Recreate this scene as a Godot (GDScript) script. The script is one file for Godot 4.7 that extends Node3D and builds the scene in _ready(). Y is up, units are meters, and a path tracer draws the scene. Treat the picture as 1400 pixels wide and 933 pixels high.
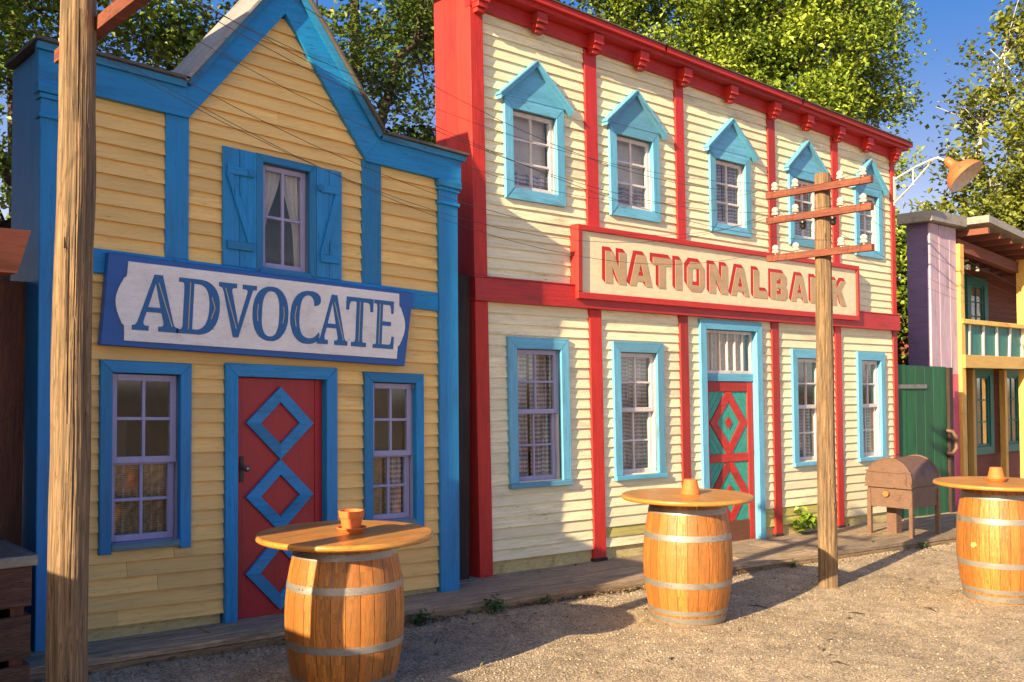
extends Node3D
# Western-town street: a blue-trimmed law office, a red-trimmed bank, barrel tables on gravel.
# X runs along the facades, Z points from the facades to the street, Y is up.

const AZ := -6.724        # siding plane of the left house
const BZ := -7.04        # siding plane of the bank
var M := {}
var rng := RandomNumberGenerator.new()
var taken := {}
var variants := {}   # material -> slightly faded or darker coats of the same paint

# ---------------------------------------------------------------- mesh builder
class MB:
	var v := PackedVector3Array()
	var n := PackedVector3Array()
	var uv := PackedVector2Array()
	var off := Vector2.ZERO
	var swap := false
	func tri(a, b, c, na, nb, nc, ua, ub, uc):
		v.append(a); v.append(c); v.append(b)
		n.append(na); n.append(nc); n.append(nb)
		uv.append(ua); uv.append(uc); uv.append(ub)
	func map(p: Vector3, nn: Vector3) -> Vector2:
		var a := nn.abs()
		var r := Vector2(p.x, p.y)
		if a.x > a.y and a.x > a.z: r = Vector2(p.z, p.y)
		elif a.y > a.z: r = Vector2(p.x, p.z)
		if swap: r = Vector2(r.y, r.x)
		return r + off
	func face(a: Vector3, b: Vector3, c: Vector3):
		var nn := (b - a).cross(c - a)
		if nn.length_squared() < 1e-16: return
		nn = nn.normalized()
		tri(a, b, c, nn, nn, nn, map(a, nn), map(b, nn), map(c, nn))
	func quad(a: Vector3, b: Vector3, c: Vector3, d: Vector3):
		face(a, b, c); face(a, c, d)
	# p: front bl br tr tl, back bl br tr tl ; bev chamfers the front edges
	func hexa(p: Array, bev := 0.0):
		var f := [p[0], p[1], p[2], p[3]]
		if bev > 0.0:
			var o := []
			var i2 := []
			for i in 4:
				var bk: Vector3 = p[4 + i]
				var fr: Vector3 = p[i]
				o.append(fr + (bk - fr).normalized() * bev)
				var e1: Vector3 = (p[(i + 1) % 4] - fr).normalized()
				var e2: Vector3 = (p[(i + 3) % 4] - fr).normalized()
				i2.append(fr + e1 * bev + e2 * bev)
			quad(i2[0], i2[1], i2[2], i2[3])
			for i in 4: quad(o[i], o[(i + 1) % 4], i2[(i + 1) % 4], i2[i])
			f = o
		else:
			quad(f[0], f[1], f[2], f[3])
		quad(p[5], p[4], p[7], p[6])
		quad(p[4], f[0], f[3], p[7]); quad(f[1], p[5], p[6], f[2])
		quad(f[3], f[2], p[6], p[7]); quad(p[4], p[5], f[1], f[0])
	func box(a: Vector3, b: Vector3, bev := 0.0):
		hexa([Vector3(a.x, a.y, b.z), Vector3(b.x, a.y, b.z), Vector3(b.x, b.y, b.z), Vector3(a.x, b.y, b.z),
			Vector3(a.x, a.y, a.z), Vector3(b.x, a.y, a.z), Vector3(b.x, b.y, a.z), Vector3(a.x, b.y, a.z)], bev)
	# a bar of rectangular section from p to q (width along side, height along up)
	func bar(p: Vector3, q: Vector3, w: float, h: float, up := Vector3.UP, bev := 0.0):
		var d := (q - p).normalized()
		var s := d.cross(up).normalized() * w * 0.5
		var u := s.cross(d).normalized() * h * 0.5
		hexa([q + s - u, q - s - u, q - s + u, q + s + u, p + s - u, p - s - u, p - s + u, p + s + u], bev)
	func extrude(poly: PackedVector2Array, z0: float, z1: float, w: Callable):
		if Geometry2D.is_polygon_clockwise(poly): poly.reverse()
		var t := Geometry2D.triangulate_polygon(poly)
		var q := []
		for p in poly: q.append(w.call(p.x, p.y))
		for i in range(0, t.size(), 3):
			var a = q[t[i]]; var b = q[t[i + 1]]; var c = q[t[i + 2]]
			if (b - a).cross(c - a) < 0.0:
				var h = b; b = c; c = h
			face(Vector3(a.x, a.y, z1), Vector3(b.x, b.y, z1), Vector3(c.x, c.y, z1))
			face(Vector3(a.x, a.y, z0), Vector3(c.x, c.y, z0), Vector3(b.x, b.y, z0))
		for i in q.size():
			var a = q[i]; var b = q[(i + 1) % q.size()]
			quad(Vector3(a.x, a.y, z0), Vector3(b.x, b.y, z0), Vector3(b.x, b.y, z1), Vector3(a.x, a.y, z1))
	func smooth_quad(a, b, c, d, na, nb, nc, nd, ua, ub, uc, ud):
		tri(a, b, c, na, nb, nc, ua, ub, uc); tri(a, c, d, na, nc, nd, ua, uc, ud)
	# profile: (radius, y) from bottom to top round the y axis through c
	func lathe(c: Vector3, prof: Array, seg := 32, a0 := 0.0, a1 := TAU):
		for k in prof.size() - 1:
			var p: Vector2 = prof[k]; var q: Vector2 = prof[k + 1]
			var e := q - p
			var nn := Vector2(e.y, -e.x).normalized()
			for i in seg:
				var t0 := a0 + (a1 - a0) * i / seg
				var t1 := a0 + (a1 - a0) * (i + 1) / seg
				var d0 := Vector3(cos(t0), 0, -sin(t0)); var d1 := Vector3(cos(t1), 0, -sin(t1))
				var n0 := Vector3(d0.x * nn.x, nn.y, d0.z * nn.x); var n1 := Vector3(d1.x * nn.x, nn.y, d1.z * nn.x)
				var A := c + d0 * p.x + Vector3(0, p.y, 0); var B := c + d1 * p.x + Vector3(0, p.y, 0)
				var C := c + d1 * q.x + Vector3(0, q.y, 0); var D := c + d0 * q.x + Vector3(0, q.y, 0)
				var r: float = max(p.x, q.x)
				var ua := Vector2(t0 * r, p.y) + off; var ub := Vector2(t1 * r, p.y) + off
				var uc := Vector2(t1 * r, q.y) + off; var ud := Vector2(t0 * r, q.y) + off
				if absf(e.y) < absf(e.x) * 0.3:
					ua = Vector2(A.x, A.z) + off; ub = Vector2(B.x, B.z) + off; uc = Vector2(C.x, C.z) + off; ud = Vector2(D.x, D.z) + off
				elif swap:
					ua = Vector2(ua.y, ua.x); ub = Vector2(ub.y, ub.x); uc = Vector2(uc.y, uc.x); ud = Vector2(ud.y, ud.x)
				if p.x > 1e-5: tri(A, B, C, n0, n1, n1, ua, ub, uc)
				if q.x > 1e-5: tri(A, C, D, n0, n1, n0, ua, uc, ud)
	func tube(path: Array, radii: Array, seg := 8, caps := true):
		var ref := Vector3.UP
		var d0: Vector3 = (path[1] - path[0]).normalized()
		if absf(d0.y) > 0.9: ref = Vector3.RIGHT
		var rings := []
		var along := 0.0
		var ls := []
		for i in path.size():
			var d: Vector3
			if i == 0: d = path[1] - path[0]
			elif i == path.size() - 1: d = path[i] - path[i - 1]
			else: d = path[i + 1] - path[i - 1]
			d = d.normalized()
			var s := d.cross(ref).normalized()
			var u := s.cross(d).normalized()
			ref = u
			if i > 0: along += (path[i] - path[i - 1]).length()
			ls.append(along)
			var ring := []
			for k in seg + 1:
				var t := TAU * k / seg
				ring.append((s * cos(t) + u * sin(t)))
			rings.append(ring)
		for i in path.size() - 1:
			for k in seg:
				var a: Vector3 = rings[i][k]; var b: Vector3 = rings[i][k + 1]
				var c: Vector3 = rings[i + 1][k + 1]; var d: Vector3 = rings[i + 1][k]
				var r0: float = radii[min(i, radii.size() - 1)]; var r1: float = radii[min(i + 1, radii.size() - 1)]
				var ta := TAU * k / seg * r0; var tb := TAU * (k + 1) / seg * r0
				smooth_quad(path[i] + b * r0, path[i] + a * r0, path[i + 1] + d * r1, path[i + 1] + c * r1, b, a, d, c,
					Vector2(ls[i], tb) + off, Vector2(ls[i], ta) + off, Vector2(ls[i + 1], ta) + off, Vector2(ls[i + 1], tb) + off)
		if caps:
			var e := path.size() - 1
			for k in seg:
				var r0: float = radii[0]; var r1: float = radii[min(e, radii.size() - 1)]
				face(path[0], path[0] + rings[0][k] * r0, path[0] + rings[0][k + 1] * r0)
				face(path[e], path[e] + rings[e][k + 1] * r1, path[e] + rings[e][k] * r1)
	func mesh(org := Vector3.ZERO) -> ArrayMesh:
		var vv := v
		if org != Vector3.ZERO:
			vv = PackedVector3Array()
			vv.resize(v.size())
			for i in v.size(): vv[i] = v[i] - org
		var arr := []
		arr.resize(Mesh.ARRAY_MAX)
		arr[Mesh.ARRAY_VERTEX] = vv; arr[Mesh.ARRAY_NORMAL] = n; arr[Mesh.ARRAY_TEX_UV] = uv
		var m := ArrayMesh.new()
		m.add_surface_from_arrays(Mesh.PRIMITIVE_TRIANGLES, arr)
		return m

func mb(swap := false) -> MB:
	var b := MB.new()
	b.swap = swap
	b.off = Vector2(rng.randf() * 7.0, rng.randf() * 7.0)
	return b

func numbered(called: String) -> String:
	var k: int = taken.get(called, 0)
	taken[called] = k + 1
	return called if k == 0 else "%s_%03d" % [called, k]

func org(p: Node) -> Vector3:
	var r := Vector3.ZERO
	while p != self and p is Node3D:
		r += p.position
		p = p.get_parent()
	return r

func thing(called: String, label: String, category: String, at := Vector3.ZERO, group := "") -> Node3D:
	var o := Node3D.new()
	o.name = numbered(called)
	add_child(o)
	o.position = at
	o.set_meta("label", label); o.set_meta("category", category)
	if group != "": o.set_meta("group", group)
	return o

func node(parent: Node, called: String) -> Node3D:
	var o := Node3D.new()
	o.name = called
	parent.add_child(o, true)
	return o

# vertices in world coordinates unless local
func part(parent: Node, called: String, b: MB, m: Material, local := false) -> MeshInstance3D:
	var o := MeshInstance3D.new()
	o.name = called
	o.mesh = b.mesh(Vector3.ZERO if local else org(parent))
	o.material_override = m
	if variants.has(m): o.material_override = variants[m][rng.randi() % variants[m].size()]
	parent.add_child(o, true)
	return o

func coats(m: StandardMaterial3D, texs: Array, spread: float):
	var l := [m]
	for i in texs.size():
		var v: StandardMaterial3D = m.duplicate()
		var k := 1.0 + spread * (0.5 if i % 2 == 0 else -1.0) * (1.0 + 0.3 * i)
		var g := m.albedo_color.get_luminance()
		v.albedo_color = Color(m.albedo_color.r * k, m.albedo_color.g * k, m.albedo_color.b * k).lerp(Color(g, g, g), 0.05 * (i % 2 + 1)).clamp()
		v.albedo_texture = texs[i][0]; v.normal_texture = texs[i][1]
		v.roughness = clampf(m.roughness + 0.08 * i, 0.0, 1.0)
		l.append(v)
	variants[m] = l

func struct(called: String, b: MB, m: Material) -> MeshInstance3D:
	var o := part(self, called, b, m)
	o.set_meta("kind", "structure")
	return o

# ---------------------------------------------------------------- textures and materials
func noise_img(w: int, h: int, freq: float, sd: int, type := FastNoiseLite.TYPE_SIMPLEX_SMOOTH, oct := 4, ret := -1) -> Image:
	var f := FastNoiseLite.new()
	f.seed = sd; f.frequency = freq; f.noise_type = type
	f.fractal_octaves = oct
	if oct <= 1: f.fractal_type = FastNoiseLite.FRACTAL_NONE
	if ret >= 0: f.cellular_return_type = ret
	return f.get_seamless_image(w, h)

func bytes(i: Image, w: int, h: int) -> PackedByteArray:
	if i.get_width() != w or i.get_height() != h: i.resize(w, h, Image.INTERPOLATE_CUBIC)
	i.convert(Image.FORMAT_L8)
	return i.get_data()

func tex(data: PackedByteArray, w: int, h: int) -> ImageTexture:
	return ImageTexture.create_from_image(Image.create_from_data(w, h, false, Image.FORMAT_RGB8, data))

func ntex(height: PackedByteArray, w: int, h: int, amount: float) -> ImageTexture:
	var i := Image.create_from_data(w, h, false, Image.FORMAT_L8, height)
	i.convert(Image.FORMAT_RGBA8)
	i.bump_map_to_normal_map(amount)
	return ImageTexture.create_from_image(i)

# painted board: grain along u, hairline cracks, small chips and grime blotches
func paint_tex(sd: int, wear: float) -> Array:
	var w := 512; var h := 512
	var g := bytes(noise_img(64, 256, 0.10, sd), w, h)
	var fine := bytes(noise_img(96, 512, 0.26, sd + 1), w, h)
	var blot := bytes(noise_img(256, 256, 0.012, sd + 2), w, h)
	var chip := bytes(noise_img(256, 512, 0.06, sd + 3), w, h)
	var d := PackedByteArray(); d.resize(w * h * 3)
	var hh := PackedByteArray(); hh.resize(w * h)
	for i in w * h:
		var a := (g[i] - 128) / 128.0; var f := (fine[i] - 128) / 128.0
		var b := (blot[i] - 128) / 128.0; var c := (chip[i] - 128) / 128.0
		var l := 0.92 + a * 0.06 * wear + f * 0.045 * wear + b * 0.045 * wear
		var r := 1.0; var gg := 1.0; var bb := 1.0
		if b + f * 0.3 < -0.42: # grime
			var k: float = min(1.0, (-0.42 - b - f * 0.3) * 1.6) * 0.16 * wear
			r -= k * 0.8; gg -= k * 0.9; bb -= k
		if f < -0.62 + 0.1 * wear and a < 0.1: l *= 0.86
		if c + f * 0.25 > 0.93 - 0.13 * wear:
			l *= 0.62; r *= 1.05; bb *= 0.86
		d[i * 3] = clampi(int(l * r * 255), 0, 255); d[i * 3 + 1] = clampi(int(l * gg * 255), 0, 255); d[i * 3 + 2] = clampi(int(l * bb * 255), 0, 255)
		hh[i] = clampi(int(128 + f * 46 + a * 40 + c * 10), 0, 255)
	return [tex(d, w, h), ntex(hh, w, h, 2.2)]

# bare timber: strong grain, rings, checks
func wood_tex(sd: int, contrast: float, grey: float) -> Array:
	var w := 512; var h := 512
	var g := bytes(noise_img(64, 256, 0.085, sd), w, h)
	var fine := bytes(noise_img(96, 512, 0.28, sd + 1), w, h)
	var blot := bytes(noise_img(256, 256, 0.02, sd + 2), w, h)
	var d := PackedByteArray(); d.resize(w * h * 3)
	var hh := PackedByteArray(); hh.resize(w * h)
	for i in w * h:
		var a := (g[i] - 128) / 128.0; var f := (fine[i] - 128) / 128.0; var b := (blot[i] - 128) / 128.0
		var ring := sin(a * 9.0) * 0.5
		var l := 0.80 + contrast * (a * 0.15 + ring * 0.05 + f * 0.15 + b * 0.09)
		if f < -0.6: l *= 1.0 - 0.3 * min(1.0, contrast)
		if absf(a - 0.22) < 0.022 and b > -0.25: l *= 1.0 - 0.42 * min(1.0, contrast)
		var warm := (ring * 0.04 + b * 0.05) * (1.0 - grey)
		d[i * 3] = clampi(int((l + warm) * 255), 0, 255); d[i * 3 + 1] = clampi(int(l * 255), 0, 255); d[i * 3 + 2] = clampi(int((l - warm) * 255), 0, 255)
		hh[i] = clampi(int(128 + f * 70 + ring * 30), 0, 255)
	return [tex(d, w, h), ntex(hh, w, h, 3.0)]

func gravel_tex() -> Array:
	var w := 1024; var h := 1024
	var cell := bytes(noise_img(w, h, 0.17, 5, FastNoiseLite.TYPE_CELLULAR, 1, FastNoiseLite.RETURN_CELL_VALUE), w, h)
	var dist := bytes(noise_img(w, h, 0.17, 5, FastNoiseLite.TYPE_CELLULAR, 1, FastNoiseLite.RETURN_DISTANCE), w, h)
	var big := bytes(noise_img(256, 256, 0.03, 9), w, h)
	var spot := bytes(noise_img(512, 512, 0.2, 11), w, h)
	var d := PackedByteArray(); d.resize(w * h * 3)
	var hh := PackedByteArray(); hh.resize(w * h)
	for i in w * h:
		var c := cell[i] / 255.0; var q := dist[i] / 255.0; var b := (big[i] - 128) / 128.0; var s := (spot[i] - 128) / 128.0
		var l := 0.78 + (c - 0.5) * 0.34 + b * 0.10 + s * 0.10
		l -= max(0.0, q - 0.45) * 0.5
		var hue := fmod(c * 7.0, 1.0) - 0.5
		d[i * 3] = clampi(int((l + hue * 0.05) * 255), 0, 255); d[i * 3 + 1] = clampi(int(l * 255), 0, 255); d[i * 3 + 2] = clampi(int((l - hue * 0.07) * 255), 0, 255)
		hh[i] = clampi(int((1.0 - q) * 180 + c * 60), 0, 255)
	return [tex(d, w, h), ntex(hh, w, h, 5.0)]

func lace_tex(sd: int) -> ImageTexture:
	var w := 256; var h := 256
	var n1 := bytes(noise_img(64, 64, 0.06, sd), w, h)
	var d := PackedByteArray(); d.resize(w * h * 3)
	for y in h:
		for x in w:
			var i := y * w + x
			var l := 0.58
			if y % 16 < 8: l = 0.86
			if x % 8 < 3: l = max(l, 0.72)
			if (x / 16) % 4 == 0 and y % 16 < 12: l = 0.9
			l += (n1[i] - 128) / 128.0 * 0.16
			for c in 3: d[i * 3 + c] = clampi(int(l * 255), 0, 255)
	return tex(d, w, h)

func mat(c: Color, rough: float, t = null, sc := Vector2.ONE, nrm := 0.6, spec := 0.5) -> StandardMaterial3D:
	var m := StandardMaterial3D.new()
	m.albedo_color = c
	m.roughness = rough
	m.metallic_specular = spec
	if t != null:
		m.albedo_texture = t[0]
		m.normal_enabled = true
		m.normal_texture = t[1]
		m.normal_scale = nrm
		m.uv1_scale = Vector3(sc.x, sc.y, 1)
	return m

func c8(r: int, g: int, b: int) -> Color:
	return Color(r / 255.0, g / 255.0, b / 255.0)

func tones(key: String, c: Color, rough: float, t: Array, sc: Vector2, spread: float, nrm := 0.6):
	var l := []
	for i in 4:
		var k := 1.0 + spread * (i - 1.5) / 1.5
		var cc := Color(c.r * k, c.g * k, c.b * (k - spread * 0.3 * (i % 2)))
		l.append(mat(cc.clamp(), rough, t[i % t.size()], sc, nrm))
	M[key] = l

func materials():
	var p1 := paint_tex(11, 1.0); var p2 := paint_tex(41, 0.75); var p3 := paint_tex(77, 0.45)
	var w1 := wood_tex(101, 1.0, 0.7); var w2 := wood_tex(131, 0.55, 0.0); var w3 := wood_tex(151, 1.5, 0.8)
	var S := Vector2(0.3, 1.3)
	tones("cream", c8(243, 234, 196), 0.62, [p2, p3, p2, p1], S, 0.04)
	tones("yellow", c8(243, 201, 122), 0.62, [p3, p2, p3, p2], S, 0.04)
	tones("mossy", c8(196, 188, 110), 0.8, [p1], S, 0.06)
	M.plinth = mat(c8(205, 190, 135), 0.9, p1, Vector2(1.5, 1.5), 1.2)
	M.blue = mat(c8(16, 134, 200), 0.5, p2, S)
	M.blue_dark = mat(c8(28, 92, 170), 0.45, p3, S)
	M.sky_blue = mat(c8(98, 176, 212), 0.5, p2, S)
	M.red = mat(c8(196, 42, 32), 0.5, p2, S)
	M.red2 = mat(c8(186, 36, 34), 0.5, p1, S)
	M.door_red = mat(c8(172, 22, 38), 0.42, p3, S)
	M.teal = mat(c8(56, 164, 148), 0.55, p2, S)
	M.lilac_sash = mat(c8(168, 164, 200), 0.55, p3, S)
	M.white_sash = mat(c8(222, 212, 212), 0.55, p2, S)
	M.sign_white = mat(c8(243, 239, 236), 0.55, p3, Vector2(0.9, 0.9))
	M.sign_cream = mat(c8(238, 222, 186), 0.6, p3, Vector2(0.9, 0.9))
	M.tan_letter = mat(c8(188, 160, 124), 0.6, p3, S)
	M.red_letter = mat(c8(192, 36, 30), 0.55, p3, S)
	M.blue_letter = mat(c8(24, 92, 150), 0.5)
	M.gold = mat(c8(170, 165, 130), 0.5)
	M.sill_old = mat(c8(110, 140, 150), 0.8, p1, S, 1.2)
	M.brown = mat(c8(126, 72, 44), 0.7, w1, S)
	M.salmon = mat(c8(204, 120, 88), 0.7, p2, S)
	M.dark_wood = mat(c8(66, 50, 42), 0.85, w1, S)
	tones("deck", c8(176, 154, 128), 0.85, [w1, w3], Vector2(0.3, 1.6), 0.09, 1.0)
	M.deck_edge = mat(c8(160, 136, 106), 0.85, w1, Vector2(0.3, 1.6), 1.0)
	var w4 := wood_tex(171, 1.35, 0.6)
	M.pole = mat(c8(146, 120, 90), 0.9, w4, Vector2(0.19, 1.9), 1.8)
	M.arm = mat(c8(140, 76, 54), 0.75, w1, S)
	tones("stave", c8(198, 127, 58), 0.5, [w2, w1], Vector2(0.4, 2.0), 0.09, 0.6)
	M.table = mat(c8(216, 150, 66), 0.38, w2, Vector2(0.4, 1.4), 0.35)
	M.hoop = mat(c8(158, 154, 148), 0.5, p2, Vector2(1, 1), 0.4)
	M.hoop.metallic = 0.55
	M.terracotta = mat(c8(226, 116, 52), 0.7, p3, Vector2(2, 2), 0.3)
	M.crate = mat(c8(122, 84, 62), 0.85, w1, S, 1.0)
	M.steel = mat(c8(150, 146, 140), 0.45, p1, Vector2(2, 2), 0.5)
	M.steel.metallic = 0.7
	M.iron = mat(c8(52, 46, 42), 0.6)
	M.bbq = mat(c8(112, 84, 68), 0.6, p1, Vector2(2, 2), 0.9)
	M.brass = mat(c8(160, 112, 60), 0.5, p1, Vector2(4, 4))
	M.gate = mat(c8(24, 96, 60), 0.55, p1, S)
	M.purple = mat(c8(190, 166, 184), 0.65, p1, S)
	M.purple_dark = mat(c8(112, 94, 138), 0.65, p1, S)
	M.pink = mat(c8(222, 96, 128), 0.65, p1, S)
	M.ochre = mat(c8(232, 186, 96), 0.6, p1, S)
	M.porch_brown = mat(c8(128, 70, 54), 0.7, p1, S)
	M.green_window = mat(c8(26, 116, 110), 0.5, p2, S)
	M.white = mat(c8(226, 222, 214), 0.55, p2, S)
	M.roof_metal = mat(c8(150, 146, 140), 0.6, p1, Vector2(1, 1), 0.5)
	M.roof_dark = mat(c8(92, 86, 80), 0.8, p1, Vector2(1, 1), 0.5)
	M.lamp_rust = mat(c8(190, 106, 58), 0.6, p1, Vector2(3, 3), 0.4)
	M.lamp_in = mat(c8(226, 208, 190), 0.5, p1, Vector2(3, 3), 0.2)
	M.porcelain = mat(c8(204, 192, 168), 0.3)
	M.black = mat(c8(24, 22, 22), 0.4)
	M.wire = mat(c8(60, 48, 40), 0.6)
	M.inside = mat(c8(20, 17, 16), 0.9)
	M.shell = mat(c8(120, 100, 80), 0.9, w1, S)
	M.bark = mat(c8(92, 78, 62), 0.95, w3, Vector2(0.5, 1.0), 1.5)
	M.birch = mat(c8(200, 192, 184), 0.9)
	M.soil = mat(c8(90, 76, 60), 0.95)
	for m in [M.red, M.red2, M.blue, M.sky_blue, M.purple, M.gate, M.brown, M.ochre]: coats(m, [p1, p2, p1], 0.07)
	var lace := lace_tex(7)
	var cn := paint_tex(91, 0.2)
	M.lace = mat(c8(206, 198, 202), 0.9, [lace, cn[1]], Vector2(1.7, 1.5), 0.1)
	M.curtain_white = mat(c8(222, 216, 205), 0.9, p3, S, 0.2)
	M.curtain_tan = mat(c8(196, 166, 120), 0.9, [lace, cn[1]], Vector2(5, 5), 0.1)
	M.blind = mat(c8(92, 80, 62), 0.9, p3, S, 0.2)
	var gl := StandardMaterial3D.new()
	gl.transparency = BaseMaterial3D.TRANSPARENCY_ALPHA
	gl.albedo_color = Color(0.12, 0.13, 0.13, 0.06)
	gl.roughness = 0.03
	gl.metallic_specular = 0.42
	M.glass = gl
	var gv := gravel_tex()
	M.ground = mat(c8(230, 206, 168), 0.95, gv, Vector2(0.45, 0.45), 1.4)
	M.ground.vertex_color_use_as_albedo = true
	M.leaf = StandardMaterial3D.new()
	M.leaf.vertex_color_use_as_albedo = true
	M.leaf.albedo_color = Color.WHITE
	M.leaf.roughness = 0.5
	M.leaf.backlight_enabled = true
	M.leaf.backlight = Color(0.30, 0.34, 0.06)
	M.pebble = StandardMaterial3D.new()
	M.pebble.vertex_color_use_as_albedo = true
	M.pebble.roughness = 0.9

# ---------------------------------------------------------------- the lie of the land and the lean of the old fronts
func gy(x: float) -> float:
	return -0.022 * clampf(x - 6.566, -12.0, 14.0)

func lerp_tab(t: float, tab: Array) -> float:
	if t <= tab[0][0]: return tab[0][1]
	for i in tab.size() - 1:
		if t <= tab[i + 1][0]:
			return lerpf(tab[i][1], tab[i + 1][1], (t - tab[i][0]) / (tab[i + 1][0] - tab[i][0]))
	return tab[-1][1]

var AK := [[0.2, -0.040], [0.8, -0.020], [2.0, -0.030], [2.7, -0.043], [3.7, -0.055], [3.95, -0.062], [5.0, -0.065]]
var BK := [[0.1, -0.024], [0.85, -0.011], [2.3, -0.001], [2.8, 0.0]]
func wa(s: float, t: float) -> Vector2:
	var k := 0.9888
	return Vector2((s - 0.010 * (t - 1.0)) * k, 1.87 + (t + lerp_tab(t, AK) * (s - 2.2) - 1.87) * k)
func wb(s: float, t: float) -> Vector2:
	var l := 0.026 * (1.0 - pow((s - 5.8) / 7.7, 2.0))
	return Vector2(s - l * (t - 0.5), t + lerp_tab(t, BK) * (s - 5.8))
func straight(s: float, t: float) -> Vector2:
	return Vector2(s, t)

# box on a front: s0..s1 along, t0..t1 up, z0 back, z1 front
func wbox(b: MB, w: Callable, s0: float, s1: float, t0: float, t1: float, z0: float, z1: float, bev := 0.0, ztop := INF):
	var q := [w.call(s0, t0), w.call(s1, t0), w.call(s1, t1), w.call(s0, t1)]
	var zt := z1 if ztop == INF else ztop
	var zz := [z1, z1, zt, zt]
	var p := []
	for i in 4: p.append(Vector3(q[i].x, q[i].y, zz[i]))
	for i in 4: p.append(Vector3(q[i].x, q[i].y, z0))
	b.hexa(p, bev)

func wpart(parent: Node, called: String, m: Material, w: Callable, s0: float, s1: float, t0: float, t1: float, z0: float, z1: float, bev := 0.004) -> MeshInstance3D:
	var b := mb((t1 - t0) > (s1 - s0))
	wbox(b, w, s0, s1, t0, t1, z0, z1, bev)
	return part(parent, called, b, m)

# lapped siding boards, cut at openings. holes: [s0, s1, t0, t1, cut margin]
func siding(parent: Node, mats: Array, w: Callable, z: float, t_from: float, t_to: float, step: float, sections: Callable, holes: Array, limit := 9999, mossy = null, lap := 0.0235, joints := 0.0) -> int:
	var pieces := []
	var t := t_from
	var row := 0
	while t < t_to - 0.02:
		var top: float = min(t + step + 0.014, t_to + 0.01)
		for sec in sections.call(t, min(t + step, t_to)):
			var parts := [[sec[0], sec[1]]]
			for h in holes:
				if top - 0.012 <= h[2] or t >= h[3]: continue
				var nx := []
				for q in parts:
					if h[1] <= q[0] or h[0] >= q[1]: nx.append(q); continue
					if h[0] > q[0] + 0.01: nx.append([q[0], h[0]])
					if h[1] < q[1] - 0.01: nx.append([h[1], q[1]])
				parts = nx
			for q in parts:
				if q[1] - q[0] > 0.9 and rng.randf() < joints:
					var c := lerpf(q[0], q[1], rng.randf_range(0.25, 0.75))
					pieces.append([q[0], c - 0.0012, t, top]); pieces.append([c + 0.0012, q[1], t, top])
				else: pieces.append([q[0], q[1], t, top])
		t += step
		row += 1
	pieces.sort_custom(func(a, b): return a[0] < b[0])
	var rest := mb()
	var used := 0
	for q in pieces:
		var j := rng.randf_range(-0.0015, 0.0015)
		var dt := rng.randf_range(-0.0025, 0.0025)
		var b := mb() if used < limit else rest
		b.off = Vector2(rng.randf() * 9.0, rng.randf() * 9.0)
		var c := [w.call(q[0], q[2] + dt), w.call(q[1], q[2] + dt + rng.randf_range(-0.0012, 0.0012)), w.call(q[1], q[3]), w.call(q[0], q[3])]
		var f := z + lap + j; var g := z + 0.006 + j
		b.hexa([Vector3(c[0].x, c[0].y, f), Vector3(c[1].x, c[1].y, f), Vector3(c[2].x, c[2].y, g), Vector3(c[3].x, c[3].y, g),
			Vector3(c[0].x, c[0].y + 0.022, z - 0.004), Vector3(c[1].x, c[1].y + 0.022, z - 0.004), Vector3(c[2].x, c[2].y, z - 0.004), Vector3(c[3].x, c[3].y, z - 0.004)])
		if used < limit:
			var m: Material = mats[rng.randi() % mats.size()]
			if mossy != null and q[2] < 0.42 and q[0] > 7.3 and rng.randf() < 0.75: m = mossy[rng.randi() % 4]
			part(parent, "siding_board", b, m)
		used += 1
	if rest.v.size() > 0:
		part(parent, "far_siding", rest, mats[1]).set_meta("kind", "stuff")
	return used

func curtain(parent: Node, called: String, m: Material, w: Callable, s0: float, s1: float, t0: float, t1: float, z: float, waves: float, depth := 0.02):
	var b := mb()
	var nseg := int(waves * 8)
	var ph := rng.randf() * TAU
	for i in nseg:
		var a := s0 + (s1 - s0) * i / nseg; var c := s0 + (s1 - s0) * (i + 1) / nseg
		var za := z + depth * sin(ph + TAU * waves * i / nseg) + 0.3 * depth * sin(ph * 2 + 2.3 * TAU * waves * i / nseg)
		var zc := z + depth * sin(ph + TAU * waves * (i + 1) / nseg) + 0.3 * depth * sin(ph * 2 + 2.3 * TAU * waves * (i + 1) / nseg)
		var p0: Vector2 = w.call(a, t0); var p1: Vector2 = w.call(c, t0); var p2: Vector2 = w.call(c, t1); var p3: Vector2 = w.call(a, t1)
		b.quad(Vector3(p0.x, p0.y, za), Vector3(p1.x, p1.y, zc), Vector3(p2.x, p2.y, zc), Vector3(p3.x, p3.y, za))
	return part(parent, called, b, m)

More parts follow.
